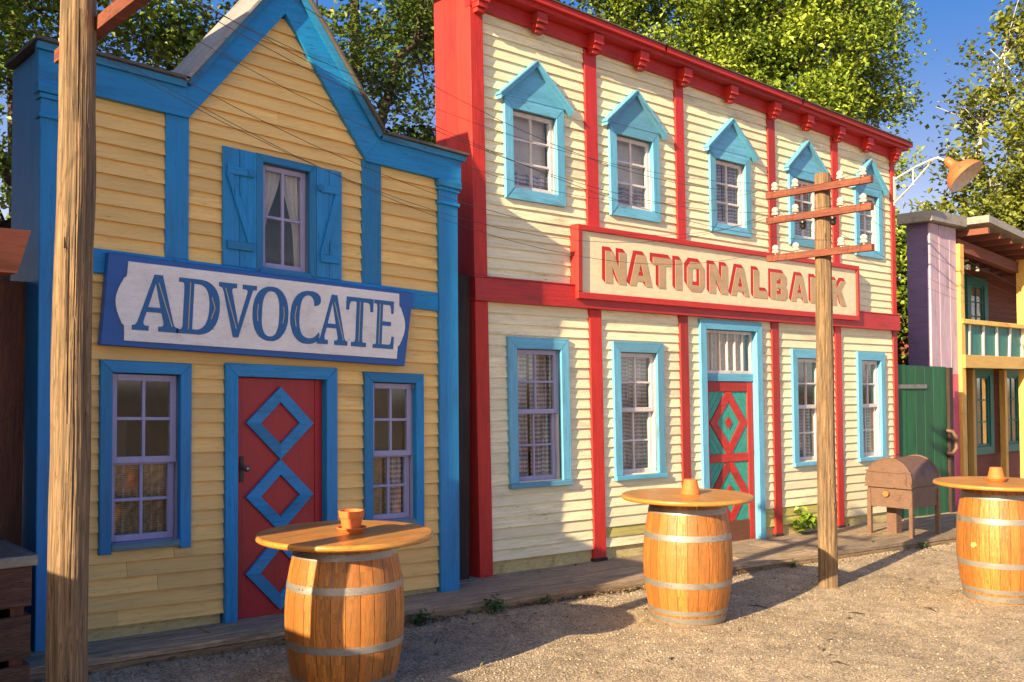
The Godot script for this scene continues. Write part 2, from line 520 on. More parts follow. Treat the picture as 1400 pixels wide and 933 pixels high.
# one glazed sash with its bars; panes are separate
func sash(parent: Node, m: Material, w: Callable, s0: float, s1: float, t0: float, t1: float, z: float, cols: int, rows: int, rail := 0.045, bar := 0.022):
	var b := mb(true)
	wbox(b, w, s0, s0 + rail, t0, t1, z - 0.035, z, 0.003); wbox(b, w, s1 - rail, s1, t0, t1, z - 0.035, z, 0.003)
	wbox(b, w, s0 + rail, s1 - rail, t0, t0 + rail, z - 0.035, z, 0.003); wbox(b, w, s0 + rail, s1 - rail, t1 - rail, t1, z - 0.035, z, 0.003)
	var iw := (s1 - s0 - 2 * rail); var ih := (t1 - t0 - 2 * rail)
	for i in range(1, cols):
		var c := s0 + rail + iw * i / cols
		wbox(b, w, c - bar / 2, c + bar / 2, t0 + rail, t1 - rail, z - 0.030, z - 0.004, 0.003)
	for j in range(1, rows):
		var c := t0 + rail + ih * j / rows
		wbox(b, w, s0 + rail, s1 - rail, c - bar / 2, c + bar / 2, z - 0.0285, z - 0.0055, 0.003)
	part(parent, "sash", b, m)
	for i in cols:
		for j in rows:
			var g := mb()
			var a0 := s0 + rail + iw * i / cols + (bar / 2 if i > 0 else 0.0); var a1 := s0 + rail + iw * (i + 1) / cols - (bar / 2 if i < cols - 1 else 0.0)
			var b0 := t0 + rail + ih * j / rows + (bar / 2 if j > 0 else 0.0); var b1 := t0 + rail + ih * (j + 1) / rows - (bar / 2 if j < rows - 1 else 0.0)
			var tilt := rng.randf_range(-0.0012, 0.0012)
			wbox(g, w, a0 - 0.002, a1 + 0.002, b0 - 0.002, b1 + 0.002, z - 0.020, z - 0.017 + tilt, 0.0, z - 0.017 - tilt)
			part(parent, "pane", g, M.glass)

# dark box behind an opening so that one looks into a room
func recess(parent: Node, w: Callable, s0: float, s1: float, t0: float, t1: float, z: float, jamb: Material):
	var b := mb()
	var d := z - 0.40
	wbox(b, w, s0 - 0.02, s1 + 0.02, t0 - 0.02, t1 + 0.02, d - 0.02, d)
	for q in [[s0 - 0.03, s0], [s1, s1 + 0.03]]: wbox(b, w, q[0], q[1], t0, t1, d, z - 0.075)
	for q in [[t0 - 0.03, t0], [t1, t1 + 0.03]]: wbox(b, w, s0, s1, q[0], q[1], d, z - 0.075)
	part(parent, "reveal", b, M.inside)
	var j := mb(true)
	for q in [[s0 - 0.03, s0], [s1, s1 + 0.03]]: wbox(j, w, q[0], q[1], t0 - 0.03, t1 + 0.03, z - 0.075, z + 0.012)
	for q in [[t0 - 0.03, t0], [t1, t1 + 0.03]]: wbox(j, w, s0, s1, q[0], q[1], z - 0.075, z + 0.012)
	part(parent, "jamb", j, jamb)

# mitred casing boards round an opening
func casing(parent: Node, m: Material, w: Callable, s0: float, s1: float, t0: float, t1: float, cw: float, z0: float, z1: float, sides := [1, 1, 1, 1]):
	var P := func(s, t, z):
		var q: Vector2 = w.call(s, t)
		return Vector3(q.x, q.y, z)
	var o := [[s0 - cw, t0 - (cw if sides[3] else 0.0)], [s1 + cw, t0 - (cw if sides[3] else 0.0)], [s1 + cw, t1 + cw], [s0 - cw, t1 + cw]]
	var n := [[s0, t0], [s1, t0], [s1, t1], [s0, t1]]
	for i in 4:
		if (i == 0 and not sides[3]): continue
		var j := (i + 1) % 4
		var e := 0.0012 * i
		var b := mb(i == 1 or i == 3)
		var q := [o[i], o[j], n[j], n[i]]
		var p := []
		for k in 4: p.append(P.call(q[k][0], q[k][1], z1 + e))
		for k in 4: p.append(P.call(q[k][0], q[k][1], z0))
		b.hexa(p, 0.004)
		part(parent, "casing", b, m)

# ---------------------------------------------------------------- main
func _ready():
	rng.seed = 20240611
	var cam := Camera3D.new()
	cam.name = "camera"
	cam.fov = 38.126
	cam.near = 0.05
	cam.far = 400.0
	add_child(cam)
	cam.position = Vector3(0, 1.87, 0)
	cam.rotation = Vector3(deg_to_rad(2.481), deg_to_rad(-41.265), 0)
	cam.current = true
	var env := Environment.new()
	env.background_mode = Environment.BG_SKY
	var sky := Sky.new()
	var sm := ProceduralSkyMaterial.new()
	sm.sky_top_color = Color(0.10, 0.31, 0.53)
	sm.sky_horizon_color = Color(0.98, 0.95, 0.90)
	sm.sky_curve = 0.068
	sm.ground_horizon_color = Color(0.55, 0.5, 0.42)
	sm.ground_bottom_color = Color(0.35, 0.3, 0.24)
	sm.sun_angle_max = 75.0
	sm.sun_curve = 0.4
	sky.sky_material = sm
	env.sky = sky
	env.tonemap_mode = Environment.TONE_MAPPER_LINEAR
	env.tonemap_exposure = 2.85
	env.sdfgi_enabled = true
	env.ssao_enabled = true
	env.ssil_enabled = true
	var we := WorldEnvironment.new()
	we.environment = env
	add_child(we)
	var sun := DirectionalLight3D.new()
	sun.name = "sun"
	sun.light_energy = 1.6
	sun.light_color = Color(1.0, 0.89, 0.72)
	sun.light_angular_distance = 0.5
	sun.shadow_enabled = true
	add_child(sun)
	var az := deg_to_rad(12.5); var el := deg_to_rad(21.5)
	sun.look_at_from_position(Vector3.ZERO, Vector3(cos(el) * cos(az), -sin(el), -cos(el) * sin(az)))

	materials()
	ground()
	boardwalk()
	advocate_house()
	bank()
	east_house()
	west_side()
	advocate_sign()
	bank_sign()
	poles_and_wires()
	bar_tables()
	street_things()
	trees()
	small_things()

# ---------------------------------------------------------------- ground and boardwalk
func ground():
	var xs := [-160.0, -80.0, -40.0, -20.0, -12.0, -7.0, -4.0]
	var x := -2.0
	while x < 18.01: xs.append(x); x += 0.16
	xs.append_array([20.0, 24.0, 30.0, 45.0, 80.0, 160.0])
	var zs := [-160.0, -80.0, -40.0, -24.0, -14.0, -10.0, -8.4]
	var z := -7.6
	while z < 0.41: zs.append(z); z += 0.16
	zs.append_array([2.0, 5.0, 10.0, 20.0, 40.0, 80.0])
	var nz := FastNoiseLite.new(); nz.seed = 3; nz.frequency = 0.9; nz.fractal_octaves = 3
	var nc := FastNoiseLite.new(); nc.seed = 8; nc.frequency = 0.35; nc.fractal_octaves = 4
	var v := PackedVector3Array(); var n := PackedVector3Array(); var uv := PackedVector2Array(); var col := PackedColorArray()
	var H := func(px, pz): return gy(px) + nz.get_noise_2d(px, pz) * 0.012
	for j in zs.size():
		for i in xs.size():
			var px: float = xs[i]; var pz: float = zs[j]
			v.append(Vector3(px, H.call(px, pz), pz))
			n.append(Vector3(H.call(px - 0.1, pz) - H.call(px + 0.1, pz), 0.2, H.call(px, pz - 0.1) - H.call(px, pz + 0.1)).normalized())
			uv.append(Vector2(px, pz))
			var k := nc.get_noise_2d(px, pz)
			var k2 := nc.get_noise_2d(px * 3.1 + 40.0, pz * 3.1)
			var g := 0.84 + 0.24 * k + 0.13 * k2
			col.append(Color(g, g * (1.0 + 0.03 * k2), g * (1.0 + 0.06 * k2)))
	var idx := PackedInt32Array()
	var w := xs.size()
	for j in zs.size() - 1:
		for i in w - 1:
			var a := j * w + i
			idx.append_array([a, a + 1, a + w, a + 1, a + w + 1, a + w])
	var arr := []
	arr.resize(Mesh.ARRAY_MAX)
	arr[Mesh.ARRAY_VERTEX] = v; arr[Mesh.ARRAY_NORMAL] = n; arr[Mesh.ARRAY_TEX_UV] = uv; arr[Mesh.ARRAY_COLOR] = col; arr[Mesh.ARRAY_INDEX] = idx
	var m := ArrayMesh.new()
	m.add_surface_from_arrays(Mesh.PRIMITIVE_TRIANGLES, arr)
	var o := MeshInstance3D.new()
	o.name = "ground"; o.mesh = m; o.material_override = M.ground
	o.set_meta("kind", "structure")
	add_child(o)
	# loose stones
	var mm := MultiMesh.new()
	mm.transform_format = MultiMesh.TRANSFORM_3D
	mm.use_colors = true
	var sp := SphereMesh.new(); sp.radius = 0.5; sp.height = 0.8; sp.radial_segments = 6; sp.rings = 3
	sp.material = M.pebble
	mm.mesh = sp
	mm.instance_count = 26000
	for i in mm.instance_count:
		var px: float; var pz: float
		if i < 20000:
			var d := 3.6 + 8.0 * pow(rng.randf(), 1.5)
			var an := deg_to_rad(rng.randf_range(12.0, 70.0))
			px = d * sin(an); pz = -d * cos(an)
			if pz < front_edge(px) + 0.02: pz = front_edge(px) + 0.02 + rng.randf() * 2.0
		else:
			px = rng.randf_range(1.0, 16.0)
			pz = front_edge(px) + 0.01 + pow(rng.randf(), 2.0) * 0.35
		var s := 0.006 + 0.013 * pow(rng.randf(), 3.0)
		var b := Basis.from_euler(Vector3(rng.randf() * TAU, rng.randf() * TAU, rng.randf() * TAU)).scaled(Vector3(s * rng.randf_range(0.8, 1.6), s * 0.8, s))
		mm.set_instance_transform(i, Transform3D(b, Vector3(px, H.call(px, pz) + s * 0.1, pz)))
		var g := rng.randf_range(0.16, 0.44)
		mm.set_instance_color(i, Color(g, g * rng.randf_range(0.76, 0.86), g * rng.randf_range(0.5, 0.68)))
	var gi := MultiMeshInstance3D.new()
	gi.name = "loose_gravel"; gi.multimesh = mm
	gi.set_meta("kind", "stuff"); gi.set_meta("label", "loose pale pebbles scattered over the sandy street"); gi.set_meta("category", "gravel")
	add_child(gi)

func front_edge(x: float) -> float:
	return lerp_tab(x, [[-3.0, -6.38], [2.05, -6.285], [5.45, -6.215], [8.89, -5.98], [12.54, -5.72], [18.0, -5.35]])

func boardwalk():
	var bw := node(self, "boardwalk")
	bw.set_meta("kind", "structure")
	var fr := [0.0, 0.27, 0.52, 0.77, 1.0]
	for k in 4:
		var x := -1.6 - 0.6 * k
		while x < 17.5:
			var x1: float = x + rng.randf_range(2.3, 3.5)
			var b := mb()
			var j := rng.randf_range(-0.004, 0.004)
			var p := []
			var e := -0.10
			for top in [0]:
				var q := []
				for c in [[x + 0.003, fr[k + 1]], [x1 - 0.003, fr[k + 1]], [x1 - 0.003, fr[k]], [x + 0.003, fr[k]]]:
					var zf := front_edge(c[0])
					var zz: float = lerpf(-7.16, zf, c[1]) + (0.005 if c[1] == fr[k] else -0.005)
					q.append(Vector3(c[0], gy(c[0]) + 0.09 + j, zz))
				for c in q: p.append(c)
				for c in q: p.append(c + Vector3(0, -0.042, 0))
			b.hexa(p, 0.004)
			part(bw, "plank", b, M.deck[rng.randi() % 4])
			x = x1
	var x := -1.6
	while x < 17.5:
		var x1: float = x + rng.randf_range(2.6, 3.6)
		var b := mb()
		var z0 := front_edge(x) - 0.012; var z1 := front_edge(x1) - 0.012
		b.hexa([Vector3(x + 0.002, gy(x) - 0.05, z0), Vector3(x1 - 0.002, gy(x1) - 0.05, z1), Vector3(x1 - 0.002, gy(x1) + 0.046, z1), Vector3(x + 0.002, gy(x) + 0.046, z0),
			Vector3(x + 0.002, gy(x) - 0.05, z0 - 0.05), Vector3(x1 - 0.002, gy(x1) - 0.05, z1 - 0.05), Vector3(x1 - 0.002, gy(x1) + 0.046, z1 - 0.05), Vector3(x + 0.002, gy(x) + 0.046, z0 - 0.05)], 0.004)
		part(bw, "edge_board", b, M.deck_edge)
		x = x1

# ---------------------------------------------------------------- the law office
func advocate_house():
	var h := thing("wooden_house", "narrow yellow clapboard house with blue gable trim and red diamond door", "building", Vector3(3.6, gy(3.6) + 0.09, AZ))
	var w := wa
	var Z := AZ
	# shell
	var prof := PackedVector2Array([Vector2(1.93, 0.0), Vector2(5.27, 0.0), Vector2(5.27, 4.02), Vector2(4.50, 4.02), Vector2(3.66, 5.09), Vector2(2.86, 4.02), Vector2(1.93, 4.02)])
	var b := mb(); b.extrude(prof, Z - 0.60, Z - 0.55, w); part(h, "back_wall", b, M.shell)
	b = mb(); b.box(Vector3(2.15, 0.0, Z - 6.0), Vector3(5.1, 3.1, Z - 0.62)); part(h, "wall", b, M.shell)
	b = mb()
	b.hexa([Vector3(2.0, 3.1, Z - 0.63), Vector3(5.2, 3.1, Z - 0.63), Vector3(3.7, 3.75, Z - 0.63), Vector3(3.6, 3.75, Z - 0.63), Vector3(2.0, 3.1, Z - 6.2), Vector3(5.2, 3.1, Z - 6.2), Vector3(3.7, 3.75, Z - 6.2), Vector3(3.6, 3.75, Z - 6.2)])
	part(h, "roof", b, M.roof_dark)
	wpart(h, "side_wall", M.blue, w, 1.895, 1.93, 0.0, 4.03, Z - 0.60, Z)
	wpart(h, "side_wall", M.blue, w, 5.28, 5.312, 0.0, 4.03, Z - 0.60, Z)
	for q in [[2.05, 3.165], [4.11, 5.15]]: wpart(h, "plinth", M.plinth, w, q[0], q[1], -0.1, 0.27, Z - 0.06, Z - 0.008)
	# columns
	for c in [[1.893, 2.100], [5.112, 5.314]]:
		wpart(h, "corner_column", M.blue, w, c[0], c[1], 0.02, 3.80, Z - 0.02, Z + 0.055)
		wpart(h, "capital", M.blue, w, c[0] - 0.022, c[1] + 0.022, 3.735, 3.80, Z - 0.02, Z + 0.088)
		wpart(h, "capital", M.blue, w, c[0] - 0.01, c[1] + 0.01, 3.70, 3.735, Z - 0.02, Z + 0.072)
		wpart(h, "capital", M.blue, w, c[0] - 0.012, c[1] + 0.012, 3.575, 3.605, Z - 0.02, Z + 0.074)
	wpart(h, "belt_board", M.blue, w, 2.10, 5.112, 2.612, 2.778, Z - 0.02, Z + 0.040)
	wpart(h, "batten", M.blue, w, 2.726, 2.895, 2.778, 3.81, Z - 0.02, Z + 0.036)
	wpart(h, "batten", M.blue, w, 4.345, 4.53, 2.778, 3.81, Z - 0.02, Z + 0.036)
	# fascia
	var fas := [[[1.878, 3.80], [2.885, 3.80], [2.899, 3.822], [2.851, 4.05], [1.878, 4.05]],
		[[2.8995, 3.823], [3.643, 4.797], [3.662, 5.13], [2.8515, 4.051]],
		[[3.6435, 4.797], [4.361, 3.823], [4.512, 4.051], [3.6625, 5.13]],
		[[4.3615, 3.822], [4.372, 3.80], [5.345, 3.80], [5.345, 4.05], [4.5125, 4.05]]]
	for i in 4:
		b = mb()
		var pl := PackedVector2Array()
		for p in fas[i]: pl.append(Vector2(p[0], p[1]))
		b.extrude(pl, Z - 0.02, Z + 0.062 + 0.001 * (i % 2), w)
		part(h, "fascia_board", b, M.blue)
	# crown moulding under the cap
	var line := [[1.86, 4.052], [2.853, 4.052], [3.662, 5.132], [4.510, 4.052], [5.375, 4.052]]
	for i in 4:
		var p: Vector2 = w.call(line[i][0], line[i][1]); var q: Vector2 = w.call(line[i + 1][0], line[i + 1][1])
		var d := (q - p).normalized(); var nn := Vector2(-d.y, d.x)
		var mo := mb()
		var m1 := nn * -0.042
		mo.hexa([Vector3(p.x + m1.x, p.y + m1.y, Z + 0.092), Vector3(q.x + m1.x, q.y + m1.y, Z + 0.092), Vector3(q.x, q.y, Z + 0.105), Vector3(p.x, p.y, Z + 0.105),
			Vector3(p.x + m1.x, p.y + m1.y, Z + 0.060), Vector3(q.x + m1.x, q.y + m1.y, Z + 0.060), Vector3(q.x, q.y, Z + 0.060), Vector3(p.x, p.y, Z + 0.060)])
		part(h, "crown_moulding", mo, M.blue)
		var cap := mb()
		var a1 := nn * 0.003; var a2 := nn * 0.026
		var e := d * 0.012
		cap.hexa([Vector3(p.x + a1.x - e.x, p.y + a1.y - e.y, Z + 0.135), Vector3(q.x + a1.x + e.x, q.y + a1.y + e.y, Z + 0.135), Vector3(q.x + a2.x + e.x, q.y + a2.y + e.y, Z + 0.135), Vector3(p.x + a2.x - e.x, p.y + a2.y - e.y, Z + 0.135),
			Vector3(p.x + a1.x - e.x, p.y + a1.y - e.y, Z - 0.64), Vector3(q.x + a1.x + e.x, q.y + a1.y + e.y, Z - 0.64), Vector3(q.x + a2.x + e.x, q.y + a2.y + e.y, Z - 0.64), Vector3(p.x + a2.x - e.x, p.y + a2.y - e.y, Z - 0.64)], 0.003)
		part(h, "roof_cap", cap, M.roof_metal if i == 1 else M.roof_dark)
	# siding
	var holes := [[2.325, 2.875, 0.79, 1.99], [4.395, 4.905, 0.79, 1.99], [3.215, 4.055, -1.0, 1.99], [3.43, 3.90, 2.76, 3.605]]
	var secs := func(t, t2):
		if t < 2.7: return [[2.085, 5.125]]
		if t < 3.80: return [[2.085, 2.735], [2.886, 4.352], [4.522, 5.125]]
		var k: float = max(0.0, (t - 3.823) / (4.797 - 3.823))
		if t > 4.70: return []
		return [[2.90 + k * 0.743 - 0.02, 4.36 - k * 0.717 + 0.02]]
	siding(h, M.yellow, w, Z, 0.258, 2.62, 0.1045, secs, holes, 9999, null, 0.028, 0.35)
	siding(h, M.yellow, w, Z, 2.772, 4.80, 0.1045, secs, holes, 9999, null, 0.028, 0.35)
	# lower windows
	for i in 2:
		var s0: float = [2.368, 4.440][i]; var s1: float = [2.838, 4.868][i]
		var win := node(h, "window")
		recess(win, w, s0, s1, 0.797, 1.952, Z, M.lilac_sash)
		casing(win, M.blue, w, s0, s1, 0.735, 1.952, 0.081, Z - 0.01, Z + 0.045, [1, 1, 1, 0])
		wpart(win, "sill", M.sill_old, w, s0 + 0.001, s1 - 0.001, 0.752, 0.796, Z - 0.05, Z + 0.05)
		sash(win, M.lilac_sash, w, s0 + 0.006, s1 - 0.006, 1.335, 1.945, Z - 0.012, 2, 2)
		sash(win, M.lilac_sash, w, s0 + 0.006, s1 - 0.006, 0.80, 1.365, Z - 0.050, 2, 2)
		if i == 0:
			curtain(win, "curtain", M.curtain_tan, w, s0 + 0.04, s1 - 0.03, 0.79, 1.315, Z - 0.12, 3.0, 0.008)
			curtain(win, "blind", M.blind, w, s0 + 0.01, s0 + 0.22, 1.33, 1.62, Z - 0.30, 1.5, 0.004)
		else:
			curtain(win, "curtain", M.curtain_tan, w, s0 + 0.04, s0 + 0.2, 0.79, 1.31, Z - 0.12, 2.5, 0.012)
			curtain(win, "curtain", M.lace, w, s0 + 0.23, s1 - 0.02, 0.79, 1.31, Z - 0.12, 3.0, 0.012)
			curtain(win, "blind", M.blind, w, s0 + 0.01, s1 - 0.01, 1.33, 1.94, Z - 0.15, 2.0, 0.004)
	# upper window with shutters
	var uw := node(h, "window")
	recess(uw, w, 3.468, 3.862, 2.80, 3.605, Z, M.lilac_sash)
	casing(uw, M.blue, w, 3.468, 3.862, 2.80, 3.605, 0.058, Z - 0.01, Z + 0.045)
	sash(uw, M.lilac_sash, w, 3.474, 3.856, 2.805, 3.60, Z - 0.012, 2, 2, 0.04)
	drape(uw, w, 3.48, 3.665, 2.82, 3.59, Z - 0.09, true)
	drape(uw, w, 3.672, 3.85, 2.82, 3.59, Z - 0.09, false)
	for i in 2:
		var s0: float = [3.147, 3.922][i]; var s1: float = [3.414, 4.150][i]
		var sh := node(h, "shutter")
		for k in 2:
			wpart(sh, "plank", M.blue, w, lerpf(s0, s1, k / 2.0) + 0.001, lerpf(s0, s1, (k + 1) / 2.0) - 0.0015, 2.775, 3.66, Z + 0.022, Z + 0.046 + 0.001 * k)
		wpart(sh, "cross_batten", M.blue, w, s0 + 0.03, s1 - 0.03, 2.90, 2.962, Z + 0.046, Z + 0.066)
		wpart(sh, "cross_batten", M.blue, w, s0 + 0.03, s1 - 0.03, 3.46, 3.522, Z + 0.046, Z + 0.066)
		var br := mb(true)
		var x0 := s0 + 0.045 if i == 0 else s1 - 0.045
		var x1 := s1 - 0.05 if i == 0 else s0 + 0.05
		var pl := PackedVector2Array([Vector2(x1 - 0.025, 2.963), Vector2(x1 + 0.025, 2.963), Vector2(x0 + 0.025, 3.459), Vector2(x0 - 0.025, 3.459)])
		br.extrude(pl, Z + 0.047, Z + 0.064, w)
		part(sh, "brace", br, M.blue)
		var hg := mb(); var hp: Vector2 = w.call(s1 - 0.05 if i == 0 else s0 + 0.03, 3.49)
		hg.box(Vector3(hp.x - 0.03, hp.y - 0.02, Z + 0.064), Vector3(hp.x + 0.02, hp.y + 0.02, Z + 0.074)); part(sh, "hinge", hg, M.blue)
	# door
	var dr := node(h, "door")
	recess(dr, w, 3.27, 4.01, 0.16, 1.955, Z, M.blue)
	casing(dr, M.blue, w, 3.27, 4.01, 0.10, 1.955, 0.098, Z - 0.01, Z + 0.046, [1, 1, 1, 0])
	wpart(dr, "door_leaf", M.door_red, w, 3.273, 4.007, 0.165, 1.952, Z - 0.075, Z - 0.030)
	for q in [[3.273, 3.335], [3.945, 4.007]]:
		wpart(dr, "stile", M.door_red, w, q[0], q[1], 0.165, 1.952, Z - 0.031, Z - 0.020)
	wpart(dr, "threshold", M.dark_wood, w, 3.2, 4.08, 0.09, 0.163, Z - 0.08, Z + 0.06)
	for c in [1.61, 1.055, 0.50]:
		b = mb()
		var o := [Vector2(0, -0.278), Vector2(0.281, 0), Vector2(0, 0.278), Vector2(-0.281, 0)]
		for i in 4:
			var p0: Vector2 = o[i]; var p1: Vector2 = o[(i + 1) % 4]
			var pl := PackedVector2Array([p0, p1, p1 * 0.585, p0 * 0.585])
			for j in 4: pl[j] += Vector2(3.642, c)
			var st := mb(); st.off = Vector2(rng.randf() * 5, 0)
			st.extrude(pl, Z - 0.031, Z - 0.006 + 0.0006 * i, w)
			part(dr, "diamond_moulding", st, M.blue)
	wpart(dr, "lock_plate", M.iron, w, 3.312, 3.345, 1.17, 1.36, Z - 0.02, Z - 0.012)
	b = mb(); var kp: Vector2 = w.call(3.345, 1.275)
	b.tube([Vector3(kp.x, kp.y, Z - 0.02), Vector3(kp.x, kp.y, Z + 0.015), Vector3(kp.x, kp.y, Z + 0.022), Vector3(kp.x, kp.y, Z + 0.045), Vector3(kp.x, kp.y, Z + 0.052)], [0.008, 0.008, 0.022, 0.024, 0.012], 10)
	part(dr, "door_knob", b, M.steel)

func drape(parent: Node, w: Callable, s0: float, s1: float, t0: float, t1: float, z: float, left: bool):
	var b := mb()
	var rows := 10; var cols := 20
	var P := func(i, j):
		var v: float = float(j) / rows
		var u: float = float(i) / cols
		# tied back: wide at the top, narrow lower down
		var k := lerpf(0.34, 1.0, smoothstep(0.3, 1.0, v)) if v > 0.3 else lerpf(0.26, 0.34, v / 0.3)
		var s: float = (s0 + (s1 - s0) * k * u) if left else (s1 - (s1 - s0) * k * u)
		var q: Vector2 = w.call(s, lerpf(t0, t1, v))
		return Vector3(q.x, q.y, z + 0.014 * sin(u * 24.0 + v * 2.0) * (0.5 + 0.5 * v) + 0.02 * k)
	for i in cols:
		for j in rows:
			b.quad(P.call(i, j), P.call(i + 1, j), P.call(i + 1, j + 1), P.call(i, j + 1))
	part(parent, "curtain", b, M.curtain_white)

# ---------------------------------------------------------------- the bank
func bank():
	var h := thing("bank_building", "long two storey cream clapboard bank with red posts and light blue windows", "building", Vector3(9.6, gy(9.6) + 0.09, BZ))
	var w := wb
	var Z := BZ
	var b := mb()
	var top := func(s): return 5.585 - 0.032 * (s - 5.8)
	var fb := func(s): return 5.348 - 0.030 * (s - 5.9)
	b = mb(); b.extrude(PackedVector2Array([Vector2(5.79, -0.3), Vector2(13.48, -0.3), Vector2(13.48, 5.25), Vector2(5.79, 5.5)]), Z - 0.52, Z - 0.47, w); part(h, "back_wall", b, M.shell)
	b = mb(); b.box(Vector3(6.0, -0.3, Z - 8.0), Vector3(13.4, 3.3, Z - 0.53)); part(h, "wall", b, M.shell)
	b = mb(); b.box(Vector3(5.95, 3.301, Z - 8.1), Vector3(13.45, 3.4, Z - 0.531)); part(h, "roof", b, M.roof_dark)
	for q in [[Z - 0.50, Z - 0.335], [Z - 0.333, Z - 0.165], [Z - 0.163, Z - 0.002]]:
		wpart(h, "side_board", M.red, w, 5.742, 5.79, -0.1, 5.56, q[0], q[1], 0.0)
	wpart(h, "side_wall", M.red2, w, 13.48, 13.515, -0.3, 5.3, Z - 0.50, Z)
	wpart(h, "corner_post", M.red, w, 5.735, 5.892, 0.0, 2.628, Z - 0.01, Z + 0.055)
	wpart(h, "corner_post", M.red, w, 5.735, 5.892, 2.846, 5.40, Z - 0.01, Z + 0.055)
	wpart(h, "belt_board", M.red2, w, 5.715, 13.515, 2.63, 2.845, Z - 0.01, Z + 0.088)
	wpart(h, "belt_cap", M.red2, w, 5.70, 13.53, 2.8455, 2.862, Z - 0.01, Z + 0.0935)
	var bat := [[7.245, 7.42], [8.672, 8.818], [10.430, 10.58], [11.873, 12.02], [13.405, 13.517]]
	for q in bat:
		wpart(h, "batten", M.red, w, q[0], q[1], 2.863, 5.30, Z - 0.01, Z + 0.040)
		wpart(h, "batten", M.red, w, q[0], q[1], 0.14, 2.629, Z - 0.01, Z + 0.040)
		wpart(h, "batten_foot", M.dark_wood, w, q[0] - 0.012, q[1] + 0.012, -0.06, 0.139, Z - 0.01, Z + 0.046)
	for q in [[5.89, 9.02], [10.21, 13.40]]: wpart(h, "plinth", M.plinth, w, q[0], q[1], -0.2, 0.235, Z - 0.06, Z - 0.004)
	# frieze and cornice, sagging to the right
	var seg := [5.73, 8.3, 10.9, 13.53]
	for i in 3:
		var s0: float = seg[i]; var s1: float = seg[i + 1] - 0.002
		b = mb(); b.extrude(PackedVector2Array([Vector2(s0, fb.call(s0)), Vector2(s1, fb.call(s1)), Vector2(s1, top.call(s1) - 0.1), Vector2(s0, top.call(s0) - 0.1)]), Z - 0.01, Z + 0.065 + 0.001 * i, w); part(h, "frieze_board", b, M.red2)
		var c0 := s0 - (0.10 if i == 0 else 0.0); var c1 := s1 + (0.10 if i == 2 else 0.0)
		b = mb(); b.extrude(PackedVector2Array([Vector2(c0, top.call(c0) - 0.0995), Vector2(c1, top.call(c1) - 0.0995), Vector2(c1, top.call(c1) - 0.055), Vector2(c0, top.call(c0) - 0.055)]), Z - 0.01, Z + 0.20, w); part(h, "cornice_soffit", b, M.red2)
		b = mb(); b.extrude(PackedVector2Array([Vector2(c0 - 0.03, top.call(c0) - 0.0545), Vector2(c1 + (0.03 if i == 2 else 0.0), top.call(c1) - 0.0545), Vector2(c1 + (0.03 if i == 2 else 0.0), top.call(c1)), Vector2(c0 - 0.03, top.call(c0))]), Z - 0.01, Z + 0.25, w); part(h, "cornice_board", b, M.red)
		b = mb(); b.extrude(PackedVector2Array([Vector2(c0 - 0.04, top.call(c0) + 0.001), Vector2(c1 + 0.0, top.call(c1) + 0.001), Vector2(c1 + 0.0, top.call(c1) + 0.014), Vector2(c0 - 0.04, top.call(c0) + 0.014)]), Z - 0.55, Z + 0.27, w); part(h, "roof_edge", b, M.roof_dark)
	for s in [5.82, 6.55, 7.335, 8.03, 8.755, 9.60, 10.47, 11.19, 11.93, 12.65, 13.40]:
		var br := node(h, "bracket")
		var tt: float = top.call(s) - 0.10
		wpart(br, "block", M.red, w, s - 0.068, s + 0.068, tt - 0.10, tt - 0.001, Z + 0.06, Z + 0.175)
		wpart(br, "block", M.red, w, s - 0.06, s + 0.06, tt - 0.15, tt - 0.101, Z + 0.06, Z + 0.15)
		wpart(br, "block", M.red, w, s - 0.05, s + 0.05, tt - 0.19, tt - 0.151, Z + 0.06, Z + 0.12)
	# siding
	var cu := [6.54, 7.985, 9.66, 11.25, 12.79]; var hu := [0.395, 0.395, 0.395, 0.39, 0.36]
	var cl := [6.535, 7.98, -1.0, 11.25, 12.78]
	var holes := []
	for i in 5:
		holes.append([cu[i] - hu[i] + 0.055, cu[i] + hu[i] - 0.055, 3.70, 4.56])
		if i != 2: holes.append([cl[i] - hu[i] + 0.055, cl[i] + hu[i] - 0.055, 0.936, 2.23])
	holes.append([9.08, 10.16, -1.0, 2.53])
	var secs := func(_t, _t2): return [[5.88, 7.255], [7.41, 8.68], [8.81, 10.44], [10.57, 11.88], [12.01, 13.415]]
	siding(h, M.cream, w, Z, 2.852, 5.36, 0.1, secs, holes, 150)
	siding(h, M.cream, w, Z, 0.232, 2.64, 0.1, secs, holes, 150, M.mossy)
	# upper windows
	for i in 5:
		var c: float = cu[i]; var o: float = hu[i]; var g := o - 0.108
		var win := node(h, "window")
		recess(win, w, c - g, c + g, 3.738, 4.50, Z, M.white_sash)
		casing(win, M.sky_blue, w, c - g, c + g, 3.738, 4.50, 0.107, Z - 0.01, Z + 0.045, [1, 1, 1, 1])
		sash(win, M.white_sash, w, c - g + 0.004, c + g - 0.004, 3.742, 4.496, Z - 0.016, 2, 3, 0.04, 0.024)
		b = mb(); b.extrude(PackedVector2Array([Vector2(c - o, 4.606), Vector2(c + o, 4.606), Vector2(c + o, 4.615), Vector2(c, 4.945), Vector2(c - o, 4.615)]), Z - 0.01, Z + 0.051, w)
		part(win, "pediment", b, M.sky_blue)
